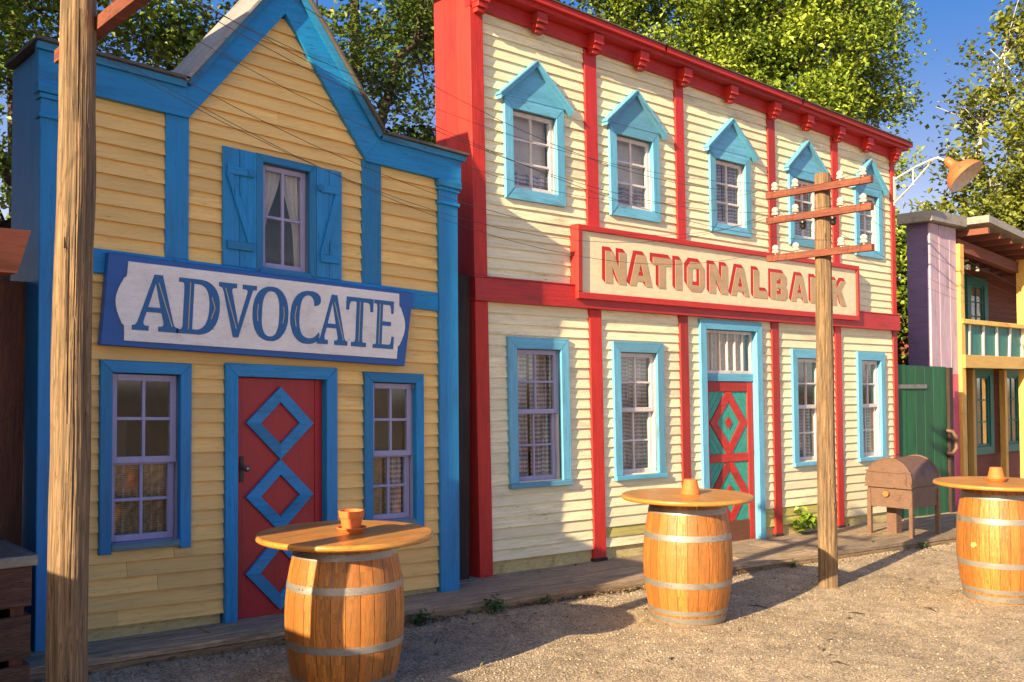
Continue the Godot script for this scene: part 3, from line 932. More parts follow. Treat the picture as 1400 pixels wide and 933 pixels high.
		for sd in [-1.0, 1.0]:
			b = mb()
			var x0: float = c + sd * (o + 0.075)
			var pl := PackedVector2Array([Vector2(x0, 4.555), Vector2(c + sd * 0.0005, 4.947), Vector2(c + sd * 0.0005, 4.992), Vector2(x0 - sd * 0.0, 4.60)])
			b.extrude(pl, Z - 0.01, Z + 0.092, w)
			part(win, "pediment_roof", b, M.sky_blue)
			b = mb()
			b.extrude(PackedVector2Array([Vector2(x0 + sd * 0.012, 4.590), Vector2(c + sd * 0.0006, 4.993), Vector2(c + sd * 0.0006, 5.008), Vector2(x0 + sd * 0.012, 4.605)]), Z - 0.01, Z + 0.103, w)
			part(win, "pediment_roof", b, M.sky_blue)
		if i == 0:
			curtain(win, "blind", M.curtain_white, w, c - g, c + g, 3.85, 4.5, Z - 0.13, 1.5, 0.004)
			curtain(win, "curtain", M.lace, w, c - g, c + g, 3.74, 3.93, Z - 0.09, 5.0, 0.012)
		elif i == 1:
			curtain(win, "curtain", M.curtain_white, w, c - g, c + g, 3.95, 4.5, Z - 0.12, 3.0, 0.012)
			curtain(win, "curtain", M.lace, w, c - g, c + g, 3.74, 3.98, Z - 0.09, 5.0, 0.012)
		else:
			curtain(win, "curtain", M.lace, w, c - g, c - 0.01, 3.74, 4.5, Z - 0.10, 3.0, 0.018)
			curtain(win, "curtain", M.lace, w, c + 0.02, c + g, 3.74, 4.5, Z - 0.10, 3.0, 0.018)
	# lower windows
	for i in [0, 1, 3, 4]:
		var c: float = cl[i]; var o: float = hu[i] + 0.008; var g := o - 0.112
		var win := node(h, "window")
		recess(win, w, c - g, c + g, 0.935, 2.205, Z, M.white_sash)
		casing(win, M.sky_blue, w, c - g, c + g, 0.935, 2.205, 0.11, Z - 0.01, Z + 0.045, [1, 1, 1, 0])
		wpart(win, "sill", M.sky_blue, w, c - o, c + o, 0.885, 0.934, Z - 0.05, Z + 0.062)
		sash(win, M.white_sash if i > 0 else M.lilac_sash, w, c - g + 0.004, c + g - 0.004, 1.585, 2.20, Z - 0.014, 2, 2, 0.045, 0.02)
		sash(win, M.white_sash if i > 0 else M.lilac_sash, w, c - g + 0.004, c + g - 0.004, 0.94, 1.625, Z - 0.052, 2, 2, 0.045, 0.02)
		if i < 2:
			curtain(win, "curtain", M.lace, w, c - g, c - 0.01, 0.95, 2.20, Z - 0.12, 3.0, 0.02)
			curtain(win, "curtain", M.lace, w, c + 0.0, c + g, 0.95, 2.20, Z - 0.125, 3.0, 0.02)
		else:
			curtain(win, "curtain", M.lace, w, c - g, c + g, 0.95, 1.60, Z - 0.14, 4.0, 0.02)
	# door
	var d := node(h, "door")
	var s0 := 9.13; var s1 := 10.10
	recess(d, w, s0, s1, 0.08, 2.50, Z, M.sky_blue)
	casing(d, M.sky_blue, w, s0, s1, 0.03, 2.50, 0.11, Z - 0.01, Z + 0.047, [1, 1, 1, 0])
	wpart(d, "transom_bar", M.sky_blue, w, s0, s1, 1.912, 2.0, Z - 0.07, Z - 0.012)
	sash(d, M.white_sash, w, s0 + 0.004, s1 - 0.004, 2.0, 2.496, Z - 0.02, 6, 1, 0.035, 0.024)
	curtain(d, "curtain", M.curtain_tan, w, s0, s1, 2.0, 2.5, Z - 0.12, 7.0, 0.015)
	var leaf := mb(); wbox(leaf, w, s0 + 0.004, s1 - 0.004, 0.09, 1.908, Z - 0.075, Z - 0.050)
	part(d, "door_leaf", leaf, M.ochre)
	wpart(d, "stile", M.red, w, s0 + 0.005, s0 + 0.115, 0.09, 1.908, Z - 0.052, Z - 0.022)
	wpart(d, "stile", M.red, w, s1 - 0.115, s1 - 0.005, 0.09, 1.908, Z - 0.052, Z - 0.022)
	wpart(d, "rail", M.red, w, s0 + 0.1155, s1 - 0.1155, 1.795, 1.908, Z - 0.052, Z - 0.023)
	wpart(d, "rail", M.red, w, s0 + 0.1155, s1 - 0.1155, 0.99, 1.085, Z - 0.052, Z - 0.023)
	wpart(d, "kick_rail", M.brown, w, s0 + 0.1155, s1 - 0.1155, 0.09, 0.335, Z - 0.052, Z - 0.023)
	for pn in [[1.088, 1.792], [0.338, 0.987]]:
		var x0 := s0 + 0.118; var x1 := s1 - 0.118
		var cx := (x0 + x1) / 2; var cy: float = (pn[0] + pn[1]) / 2
		var rect := PackedVector2Array([Vector2(x0, pn[0]), Vector2(x1, pn[0]), Vector2(x1, pn[1]), Vector2(x0, pn[1])])
		var R := (x1 - x0) / 2.0
		var bands := [[0.0, 0.17, 1], [0.20, 0.27, 0], [0.29, 0.58, 0], [0.60, 0.97, 1], [1.0, 1.24, 0], [1.26, 1.5, 0], [1.52, 1.76, 0], [1.78, 2.1, 0]]
		for q in bands:
			for k in 4:
				var u0 := Vector2.from_angle(PI / 2 * k) * R; var u1 := Vector2.from_angle(PI / 2 * (k + 1)) * R
				var pl := PackedVector2Array()
				for e in [u0 * q[0], u0 * q[1], u1 * q[1], u1 * q[0]]:
					if q[0] == 0.0 and pl.size() == 3: continue
					pl.append(Vector2(cx + e.x, cy + e.y * 1.12))
				for cut in Geometry2D.intersect_polygons(pl, rect):
					if cut.size() < 3: continue
					var st := mb()
					st.extrude(cut, Z - 0.051, Z - 0.036 + 0.001 * k + (0.008 if q[2] == 1 else 0.0), w)
					part(d, "plank", st, M.red if q[2] == 1 else M.teal)

# ---------------------------------------------------------------- signs
func arc_panel(x0: float, x1: float, y0: float, y1: float) -> PackedVector2Array:
	# board with notched corners and ends that bow outwards
	var p := PackedVector2Array()
	var cy := (y0 + y1) / 2; var hh := (y1 - y0) / 2
	p.append(Vector2(x0 + 0.055, y0)); p.append(Vector2(x1 - 0.055, y0)); p.append(Vector2(x1 - 0.05, cy - hh * 0.62))
	for i in 9:
		var a := lerpf(-1.0, 1.0, i / 8.0)
		p.append(Vector2(x1 - 0.035 + 0.05 * cos(a * PI / 2), cy + hh * 0.58 * a))
	p.append(Vector2(x1 - 0.05, cy + hh * 0.62)); p.append(Vector2(x1 - 0.055, y1)); p.append(Vector2(x0 + 0.055, y1)); p.append(Vector2(x0 + 0.05, cy + hh * 0.62))
	for i in 9:
		var a := lerpf(1.0, -1.0, i / 8.0)
		p.append(Vector2(x0 + 0.035 - 0.05 * cos(a * PI / 2), cy + hh * 0.58 * a))
	p.append(Vector2(x0 + 0.05, cy - hh * 0.62))
	return p

func advocate_sign():
	var at: Vector2 = wa(2.30, 2.435)
	var g := thing("shop_sign", "white signboard with blue frame and blue serif lettering ADVOCATE above the red door", "sign", Vector3(at.x, at.y, AZ + 0.045))
	g.rotation.z = -0.0395
	var L := 2.435; var Hh := 0.312
	var b := mb(); b.hexa([Vector3(-0.02, -Hh + 0.01, 0.055), Vector3(L - 0.03, -Hh - 0.005, 0.055), Vector3(L + 0.03, Hh - 0.02, 0.055), Vector3(0.0, Hh, 0.055),
		Vector3(-0.02, -Hh + 0.01, 0.0), Vector3(L - 0.03, -Hh - 0.005, 0.0), Vector3(L + 0.03, Hh - 0.02, 0.0), Vector3(0.0, Hh, 0.0)], 0.006)
	part(g, "back_board", b, M.blue_dark, true)
	b = mb(); b.extrude(arc_panel(0.075, L - 0.065, -Hh + 0.05, Hh - 0.045), 0.054, 0.066, straight); part(g, "panel", b, M.sign_white, true)
	# lettering: [letter, left, right] along the sign
	var font := SystemFont.new(); font.font_names = PackedStringArray(["Droid Serif"]); font.font_weight = 600
	var lt := [["A", 0.175, 0.492], ["D", 0.480, 0.785], ["V", 0.772, 1.062], ["O", 1.038, 1.325], ["C", 1.342, 1.595], ["A", 1.575, 1.845], ["T", 1.822, 2.070], ["E", 2.078, 2.275]]
	var inl := {"A": [[0.52, 0.86, 0.86, 0.10]], "D": [[0.27, 0.93, 0.27, 0.08], [0.80, 0.70, 0.885, 0.5], [0.885, 0.5, 0.80, 0.30]], "V": [[0.17, 0.90, 0.50, 0.16]],
		"O": [[0.145, 0.66, 0.125, 0.5], [0.125, 0.5, 0.15, 0.34], [0.855, 0.66, 0.88, 0.5], [0.88, 0.5, 0.85, 0.34]], "C": [[0.20, 0.70, 0.145, 0.5], [0.145, 0.5, 0.20, 0.30]], "T": [[0.5, 0.92, 0.5, 0.10]], "E": [[0.28, 0.92, 0.28, 0.08]]}
	for q in lt:
		var t := TextMesh.new()
		t.font = font; t.font_size = 64; t.depth = 0.3; t.pixel_size = 0.01; t.text = q[0]
		var bb := t.get_aabb()
		var o := MeshInstance3D.new()
		o.name = "letter"
		o.mesh = t
		o.material_override = M.blue_letter
		var sx: float = (q[2] - q[1]) / bb.size.x
		var ov := 0.008 if q[0] in ["O", "C"] else 0.0
		var sy := (0.385 + 2 * ov) / bb.size.y
		o.transform = Transform3D(Basis.IDENTITY.scaled(Vector3(sx, sy, 0.015)), Vector3(q[1] - bb.position.x * sx, -0.187 - ov - bb.position.y * sy, 0.0675))
		g.add_child(o, true)
		var ib := mb()
		for k in inl[q[0]]:
			var p0 := Vector3(lerpf(q[1], q[2], k[0]), lerpf(-0.187, 0.198, k[1]), 0.0705); var p1 := Vector3(lerpf(q[1], q[2], k[2]), lerpf(-0.187, 0.198, k[3]), 0.0705)
			ib.bar(p0, p1, 0.007, 0.002, Vector3.BACK)
		part(o, "inline", ib, M.gold, true)
		var inode: MeshInstance3D = o.get_child(0)
		inode.transform = o.transform.affine_inverse()

func letter_shapes(ch: String) -> Array:
	# convex pieces on a unit box, heavy grotesque strokes with cut corners
	match ch:
		"N": return [[[0, 0], [.34, 0], [.34, 1], [0, 1]], [[.66, 0], [1, 0], [1, 1], [.66, 1]], [[.30, 1], [.30, .62], [.66, 0], [.70, .0], [.70, .42], [.36, 1]]]
		"A": return [[[0, 0], [.27, 0], [.58, 1], [.30, 1]], [[.73, 0], [1, 0], [.70, 1], [.42, 1]], [[.2, .16], [.8, .16], [.76, .34], [.24, .34]]]
		"T": return [[[0, .74], [1, .74], [1, 1], [0, 1]], [[.32, 0], [.68, 0], [.68, .76], [.32, .76]]]
		"I": return [[[0, 0], [1, 0], [1, 1], [0, 1]]]
		"O": return [[[0, .2], [.30, .22], [.30, .78], [0, .8]], [[.70, .22], [1, .2], [1, .8], [.70, .78]], [[.22, 0], [.78, 0], [1, .2], [.70, .22], [.30, .22], [0, .2]], [[.0, .8], [.30, .78], [.70, .78], [1, .8], [.78, 1], [.22, 1]]]
		"L": return [[[0, 0], [.40, 0], [.40, 1], [0, 1]], [[.38, 0], [1, 0], [1, .27], [.38, .27]]]
		"B": return [[[0, 0], [.36, 0], [.36, 1], [0, 1]], [[.34, .78], [.8, 1.0], [.34, 1]], [[.34, .78], [.62, .78], [.95, .88], [.8, 1]], [[.62, .5], [.90, .52], [.95, .60], [.95, .88], [.62, .78]], [[.34, .42], [.9, .42], [.9, .6], [.34, .6]], [[.62, .2], [1, .12], [1, .42], [.9, .5], [.62, .5]], [[.34, 0], [.84, 0], [1, .12], [.62, .22], [.34, .22]]]
		"K": return [[[0, 0], [.36, 0], [.36, 1], [0, 1]], [[.34, .36], [.62, .56], [1, 1], [.66, 1], [.34, .62]], [[.44, .50], [.66, 0], [1.02, 0], [.66, .68]]]
	return []

func bank_sign():
	var at := Vector3(6.94, 2.72, BZ)
	var g := thing("bank_sign", "long cream signboard in a red box frame lettered NATIONALBANK", "sign", at)
	var L := 12.335 - 6.94; var Hh := 0.745
	var z0 := 0.025; var z1 := 0.128
	var b := mb(); b.box(Vector3(0.02, 0.02, z0), Vector3(L - 0.02, Hh - 0.02, z1 - 0.03)); part(g, "panel", b, M.sign_cream, true)
	for q in [[0.0, L, 0.0, 0.066], [0.0, L, Hh - 0.058, Hh], [0.0, 0.066, 0.0665, Hh - 0.0585], [L - 0.05, L, 0.0665, Hh - 0.0585]]:
		b = mb((q[3] - q[2]) > (q[1] - q[0])); b.box(Vector3(q[0], q[2], z0 - 0.02), Vector3(q[1], q[3], z1 + (0.001 if q[1] - q[0] < 1 else 0.0)), 0.005); part(g, "frame_board", b, M.red, true)
	var rows := [["N", 7.318, 7.674], ["A", 7.687, 8.089], ["T", 8.059, 8.405], ["I", 8.434, 8.589], ["O", 8.636, 8.99], ["N", 9.038, 9.426], ["A", 9.443, 9.85], ["L", 9.886, 10.22], ["B", 10.245, 10.642], ["A", 10.681, 11.107], ["N", 11.127, 11.53], ["K", 11.62, 12.02]]
	var sh := Vector2(-0.05, 0.042)
	var zf := z1 - 0.03
	for q in rows:
		var x0: float = q[1] - 6.94 + 0.045; var x1: float = q[2] - 6.94
		var y0 := 2.90 - 2.72; var y1 := 3.235 - 2.72
		var lt := node(g, "letter")
		var red := mb(); var tan_b := mb()
		var i := 0
		for sp in letter_shapes(q[0]):
			var pl := PackedVector2Array(); var both := PackedVector2Array()
			for p in sp:
				var v := Vector2(lerpf(x0, x1, p[0]), lerpf(y0, y1, p[1]))
				pl.append(v); both.append(v); both.append(v + sh)
			var hull := Geometry2D.convex_hull(both)
			if hull[0] == hull[hull.size() - 1]: hull.remove_at(hull.size() - 1)
			red.extrude(hull, zf - 0.001, zf + 0.0012 + 0.00025 * i, straight)
			var h2 := Geometry2D.convex_hull(pl)
			if h2[0] == h2[h2.size() - 1]: h2.remove_at(h2.size() - 1)
			tan_b.extrude(h2, zf - 0.001, zf + 0.0042 + 0.00025 * i, straight)
			i += 1
		part(lt, "shade", red, M.red_letter, true)
		part(lt, "face", tan_b, M.tan_letter, true)

# ---------------------------------------------------------------- house beyond the gate
func east_house():
	var Z := -6.84
	var y0 := gy(15.0)
	var h := thing("porch_house", "lilac and pink plank house with yellow porch posts and teal balcony", "building", Vector3(16.5, y0, Z))
	east_parts(h, Z, y0)
	h.scale = Vector3.ONE * 1.075
	h.position = Vector3(17.74, y0 - 0.14, -7.35)

func east_parts(h: Node3D, Z: float, y0: float):
	var b := mb()
	b = mb(); b.box(Vector3(17.0, y0, Z - 6.0), Vector3(22.0, 3.6, Z - 1.0)); part(h, "wall", b, M.porch_brown)
	# gable-end side
	b = mb(); b.box(Vector3(14.223, y0, Z - 0.36), Vector3(14.26, 4.24, Z - 0.031)); part(h, "side_wall", b, M.purple_dark)
	var px := [14.22, 14.50, 14.83, 15.06]
	for i in 3:
		b = mb(true); b.box(Vector3(px[i] + 0.003, 2.0, Z - 0.03), Vector3(px[i + 1] - 0.003, 4.24, Z + 0.003 * i), 0.004); part(h, "plank", b, M.purple)
		b = mb(true); b.box(Vector3(px[i] + 0.003, y0 + 0.05, Z - 0.03), Vector3(px[i + 1] - 0.003, 1.998, Z + 0.003 * i), 0.004); part(h, "plank", b, M.pink if i > 0 else M.purple)
	# roof boards
	b = mb(); b.hexa([Vector3(14.05, 4.245, Z + 0.12), Vector3(15.2, 4.26, Z + 0.12), Vector3(15.2, 4.42, Z + 0.12), Vector3(14.05, 4.40, Z + 0.12), Vector3(14.05, 4.245, Z - 0.42), Vector3(15.2, 4.26, Z - 0.42), Vector3(15.2, 4.42, Z - 0.42), Vector3(14.05, 4.40, Z - 0.42)], 0.006); part(h, "roof_edge", b, M.roof_metal)
	b = mb(); b.hexa([Vector3(15.2, 4.30, Z + 0.45), Vector3(22.5, 3.6, Z + 0.45), Vector3(22.5, 3.68, Z + 0.45), Vector3(15.2, 4.41, Z + 0.45), Vector3(15.2, 4.30, Z - 0.42), Vector3(22.5, 3.9, Z - 2.3), Vector3(22.5, 4.0, Z - 2.3), Vector3(15.2, 4.41, Z - 0.42)]); part(h, "roof", b, M.roof_metal)
	for i in 9:
		b = mb(); var x := 15.35 + 0.42 * i
		b.bar(Vector3(x, 4.20 - 0.09 * (x - 15.2), Z - 0.85), Vector3(x, 4.21 - 0.09 * (x - 15.2), Z + 0.38), 0.05, 0.09); part(h, "rafter", b, M.porch_brown)
	b = mb(); b.bar(Vector3(15.21, 4.02, Z - 0.1), Vector3(22.0, 3.45, Z - 0.1), 0.12, 0.18); part(h, "beam", b, M.porch_brown)
	# posts
	for x in [15.13, 17.55, 20.0]:
		b = mb(true); b.box(Vector3(x - 0.07, y0, Z - 0.08), Vector3(x + 0.07, 4.0, Z + 0.06), 0.006); part(h, "porch_post", b, M.ochre)
	b = mb(); b.box(Vector3(15.09, 2.10, Z - 0.06), Vector3(21.0, 2.30, Z + 0.10), 0.006); part(h, "balcony_beam", b, M.ochre)
	b = mb(); b.box(Vector3(15.09, 2.78, Z - 0.06), Vector3(21.0, 2.85, Z + 0.08), 0.006); part(h, "handrail", b, M.ochre)
	b = mb(); b.box(Vector3(15.3, 2.302, Z - 0.88), Vector3(21.0, 2.34, Z - 0.07)); part(h, "balcony_floor", b, M.porch_brown)
	for i in 11:
		b = mb(true); var x := 15.22 + 0.5 * i
		b.box(Vector3(x, 2.302, Z - 0.03), Vector3(x + 0.495, 2.778, Z - 0.005)); part(h, "balcony_panel", b, M.green_window)
		if i % 1 == 0:
			b = mb(true); var dx := rng.randf_range(-0.035, 0.035)
			b.hexa([Vector3(x + 0.20 + dx, 2.302, Z + 0.02), Vector3(x + 0.255 + dx, 2.302, Z + 0.02), Vector3(x + 0.255 - dx, 2.778, Z + 0.02), Vector3(x + 0.20 - dx, 2.778, Z + 0.02), Vector3(x + 0.20 + dx, 2.302, Z - 0.004), Vector3(x + 0.255 + dx, 2.302, Z - 0.004), Vector3(x + 0.255 - dx, 2.778, Z - 0.004), Vector3(x + 0.20 - dx, 2.778, Z - 0.004)])
			part(h, "baluster", b, M.white)
	# the porch wall set back behind the posts: boards, teal windows
	var zb := Z - 0.9
	for i in 40:
		b = mb(); var y := y0 + 0.05 + 0.10 * i
		if y > 3.9: break
		b.hexa([Vector3(15.45, y, zb + 0.02), Vector3(21.5, y, zb + 0.02), Vector3(21.5, y + 0.11, zb + 0.005), Vector3(15.45, y + 0.11, zb + 0.005), Vector3(15.45, y, zb - 0.012), Vector3(21.5, y, zb - 0.012), Vector3(21.5, y + 0.11, zb - 0.012), Vector3(15.45, y + 0.11, zb - 0.012)])
		part(h, "siding_board", b, M.porch_brown)
	for q in [[16.25, 0.75, 2.0], [17.55, 0.75, 2.0], [18.8, 0.75, 2.0], [17.4, 2.75, 3.6]]:
		var wn := node(h, "window")
		casing(wn, M.green_window, straight, q[0], q[0] + 0.55, q[1], q[2], 0.14, zb, zb + 0.09)
		sash(wn, M.green_window, straight, q[0], q[0] + 0.55, q[1], q[2], zb + 0.065, 2, 3)
		curtain(wn, "curtain", M.curtain_tan, straight, q[0], q[0] + 0.55, q[1], q[2], zb + 0.027, 3.0, 0.003)
	for x in [15.95, 17.2, 18.5]:
		b = mb(true); b.box(Vector3(x - 0.05, y0, zb + 0.10), Vector3(x + 0.05, 2.1, zb + 0.20), 0.005); part(h, "inner_post", b, M.ochre)

# ---------------------------------------------------------------- left edge: fence, shed, crate, and the neighbours that throw the shade
func west_side():
	var y0 := gy(1.2)
	var f := thing("board_fence", "dark brown vertical board fence against the left end of the yellow house", "fence", Vector3(1.0, y0, -6.95))
	var x := -0.9
	while x < 1.86:
		var wd: float = min(rng.randf_range(0.15, 0.2), 1.885 - x)
		var b := mb(true); var tp := 2.545 + rng.randf_range(-0.01, 0.006)
		b.box(Vector3(x + 0.002, y0 - 0.05, -6.985), Vector3(x + wd - 0.002, tp, -6.955 + rng.randf_range(-0.004, 0.004)), 0.003); part(f, "board", b, M.brown)
		x += wd
	for y in [0.6, 2.1]:
		var b := mb(); b.box(Vector3(-0.9, y, -7.05), Vector3(1.88, y + 0.09, -6.99)); part(f, "rail", b, M.brown)
	# salmon trough on a bracket above the fence
	var t := thing("wooden_trough", "salmon painted wooden trough with slanted end above the brown fence", "trough", Vector3(1.2, 2.56, -6.62))
	var b := mb()
	b.hexa([Vector3(0.2, 2.565, -6.55), Vector3(1.705, 2.565, -6.55), Vector3(1.745, 2.805, -6.44), Vector3(0.2, 2.805, -6.44), Vector3(0.2, 2.565, -6.57), Vector3(1.705, 2.565, -6.57), Vector3(1.745, 2.805, -6.46), Vector3(0.2, 2.805, -6.46)], 0.002); part(t, "front_board", b, M.salmon)
	b = mb(); b.hexa([Vector3(0.2, 2.565, -6.93), Vector3(1.705, 2.565, -6.93), Vector3(1.745, 2.805, -7.04), Vector3(0.2, 2.805, -7.04), Vector3(0.2, 2.565, -6.95), Vector3(1.705, 2.565, -6.95), Vector3(1.745, 2.805, -7.06), Vector3(0.2, 2.805, -7.06)]); part(t, "back_board", b, M.salmon)
	b = mb(); b.hexa([Vector3(1.69, 2.565, -6.571), Vector3(1.705, 2.565, -6.571), Vector3(1.745, 2.795, -6.461), Vector3(1.73, 2.795, -6.461), Vector3(1.69, 2.565, -6.929), Vector3(1.705, 2.565, -6.929), Vector3(1.745, 2.795, -7.039), Vector3(1.73, 2.795, -7.039)]); part(t, "end_board", b, M.salmon)
	b = mb(); b.box(Vector3(0.2, 2.55, -6.95), Vector3(1.70, 2.564, -6.55)); part(t, "floor_board", b, M.salmon)
	# wheel leaning on the fence
	var wc := Vector3(1.30, y0 + 0.50, -6.86)
	var wt := thing("wagon_wheel", "old wooden wagon wheel leaning on the brown fence behind the crate", "wheel", Vector3(1.30, y0, -6.86))
	b = mb(); var ring := []
	for i in 33: ring.append(wc + Vector3(cos(TAU * i / 32), sin(TAU * i / 32), 0) * 0.475)
	for i in 32: b.bar(ring[i], ring[i + 1] + (ring[i + 1] - ring[i]) * 0.05, 0.05, 0.055, Vector3.BACK)
	part(wt, "rim", b, M.dark_wood)
	b = mb(); ring = []
	for i in 33: ring.append(wc + Vector3(cos(TAU * i / 32), sin(TAU * i / 32), 0) * 0.505)
	b.tube(ring, [0.007], 5, false); part(wt, "tyre", b, M.iron)
	for i in 10:
		b = mb(); b.tube([wc + Vector3(cos(TAU * i / 10), sin(TAU * i / 10), 0) * 0.06, wc + Vector3(cos(TAU * i / 10), sin(TAU * i / 10), 0) * 0.45], [0.018, 0.014], 6); part(wt, "spoke", b, M.dark_wood)
	b = mb(); b.tube([wc + Vector3(0, 0, -0.07), wc + Vector3(0, 0, 0.07)], [0.075, 0.06], 10); part(wt, "hub", b, M.dark_wood)
	# slatted crate with a tread-plate lid
	var c := thing("slatted_crate", "brown slatted wooden crate with a steel tread plate lid beside the near pole", "crate", Vector3(1.1, y0, -6.2))
	var cx0 := 0.45; var cx1 := 1.64; var cz0 := -6.55; var cz1 := -5.90; var th := 0.895
	for yy in [[0.12, 0.305], [0.345, 0.575], [0.625, 0.868]]:
		for zz in [[cz1 - 0.022, cz1], [cz0, cz0 + 0.022]]:
			b = mb(); b.box(Vector3(cx0, y0 + yy[0] - 0.1, zz[0]), Vector3(cx1, y0 + yy[1] - 0.1, zz[1] + rng.randf_range(-0.003, 0.003)), 0.003); part(c, "slat", b, M.crate)
		for xx in [[cx0, cx0 + 0.022], [cx1 - 0.022, cx1]]:
			b = mb(); b.box(Vector3(xx[0] - 0.001, y0 + yy[0] - 0.1, cz0 + 0.023), Vector3(xx[1] + 0.001, y0 + yy[1] - 0.1, cz1 - 0.023)); part(c, "slat", b, M.crate)
	for q in [[cx0 + 0.03, cz0 + 0.03], [cx1 - 0.10, cz0 + 0.03], [cx0 + 0.03, cz1 - 0.10], [cx1 - 0.10, cz1 - 0.10]]:
		b = mb(true); b.box(Vector3(q[0], y0 - 0.03, q[1]), Vector3(q[0] + 0.07, th - 0.04, q[1] + 0.07)); part(c, "corner_post", b, M.brown)
	b = mb(); b.box(Vector3(cx0 - 0.02, th - 0.03, cz0 - 0.02), Vector3(cx1 + 0.025, th + 0.03, cz1 + 0.025), 0.004); part(c, "lid", b, M.steel)
	b = mb()
	for i in 46:
		for j in 26:
			var p := Vector3(cx0 + 0.026 * i, th + 0.0295, cz0 + 0.026 * j); var d := Vector3(0.009, 0, 0.009 if (i + j) % 2 == 0 else -0.009)
			b.bar(p - d, p + d, 0.006, 0.006)
	for i in 46:
		for j in 2:
			var p := Vector3(cx0 + 0.026 * i, th - 0.014 + 0.028 * j, cz1 + 0.0255); var d := Vector3(0.009, 0.009 if (i + j) % 2 == 0 else -0.009, 0)
			b.bar(p - d, p + d, 0.006, 0.006)
	part(c, "tread_pattern", b, M.steel).set_meta("kind", "stuff")
	# neighbouring store, left of the picture: keeps the sun off the yellow house
	var s := thing("corner_store", "brown plank store building left of the picture shading the yellow house", "building", Vector3(-3.0, gy(-3.0), -8.0))
	var sy := gy(-3.0) - 0.1
	b = mb(); b.box(Vector3(-7.0, sy, -12.0), Vector3(0.15, 5.4, -5.55)); part(s, "wall", b, M.brown)
	b = mb(); b.box(Vector3(-7.2, 5.401, -12.2), Vector3(0.2, 5.80, -5.55)); part(s, "parapet", b, M.brown)
	b = mb(); b.box(Vector3(-7.0, sy, -5.549), Vector3(0.15, 2.95, -4.74)); part(s, "porch_room", b, M.brown)
	b = mb(); b.box(Vector3(-7.1, 2.951, -5.549), Vector3(0.2, 3.08, -4.70), 0.01); part(s, "porch_roof", b, M.roof_dark)
	var z := -11.9
	while z < -4.95:
		b = mb(true); b.box(Vector3(0.151, gy(0.2) - 0.05, z), Vector3(0.175, 5.38 if z < -5.75 else 2.94, z + 0.19)); part(s, "plank", b, M.brown)
		z += 0.2
	# low hoarding in front of that store
	var hd := thing("low_hoarding", "chest high plank hoarding left of the picture in front of the brown store", "fence", Vector3(-0.4, gy(-0.4), -4.2))
	for i in 7:
		b = mb(true); b.box(Vector3(-0.43, gy(-0.4) - 0.05, -4.68 + 0.2 * i), Vector3(-0.40, 1.76, -4.683 + 0.2 * (i + 1)), 0.003); part(hd, "plank", b, M.crate)
	b = mb(); b.box(Vector3(-0.49, 1.2, -4.68), Vector3(-0.431, 1.3, -3.29)); part(hd, "rail", b, M.crate)
	# dark post in the gap between the two fronts
	var gp := thing("gap_post", "dark weathered plank closing the gap between yellow house and bank", "post", Vector3(5.47, gy(5.5) + 0.09, -7.03))
	b = mb(true); b.box(Vector3(5.275, 0.05, -7.05), Vector3(5.50, 2.80, -7.015), 0.01); part(gp, "plank", b, M.dark_wood)
	b = mb(true); b.box(Vector3(5.503, 0.05, -7.055), Vector3(5.655, 2.86, -7.02), 0.01); part(gp, "plank", b, M.dark_wood)

# ---------------------------------------------------------------- poles
func insulator(parent: Node, p: Vector3, hang := false):
	var b := mb()
	var prof := [Vector2(0.0, 0.0), Vector2(0.010, 0.0), Vector2(0.010, 0.018), Vector2(0.034, 0.018), Vector2(0.036, 0.034), Vector2(0.024, 0.046), Vector2(0.034, 0.056), Vector2(0.030, 0.080), Vector2(0.014, 0.094), Vector2(0.0, 0.096)]
	if hang:
		var r := []
		for q in prof: r.push_front(Vector2(q.x, -q.y))
		prof = r
	b.lathe(p, prof, 10)
	part(parent, "insulator", b, M.black if hang else M.porcelain)

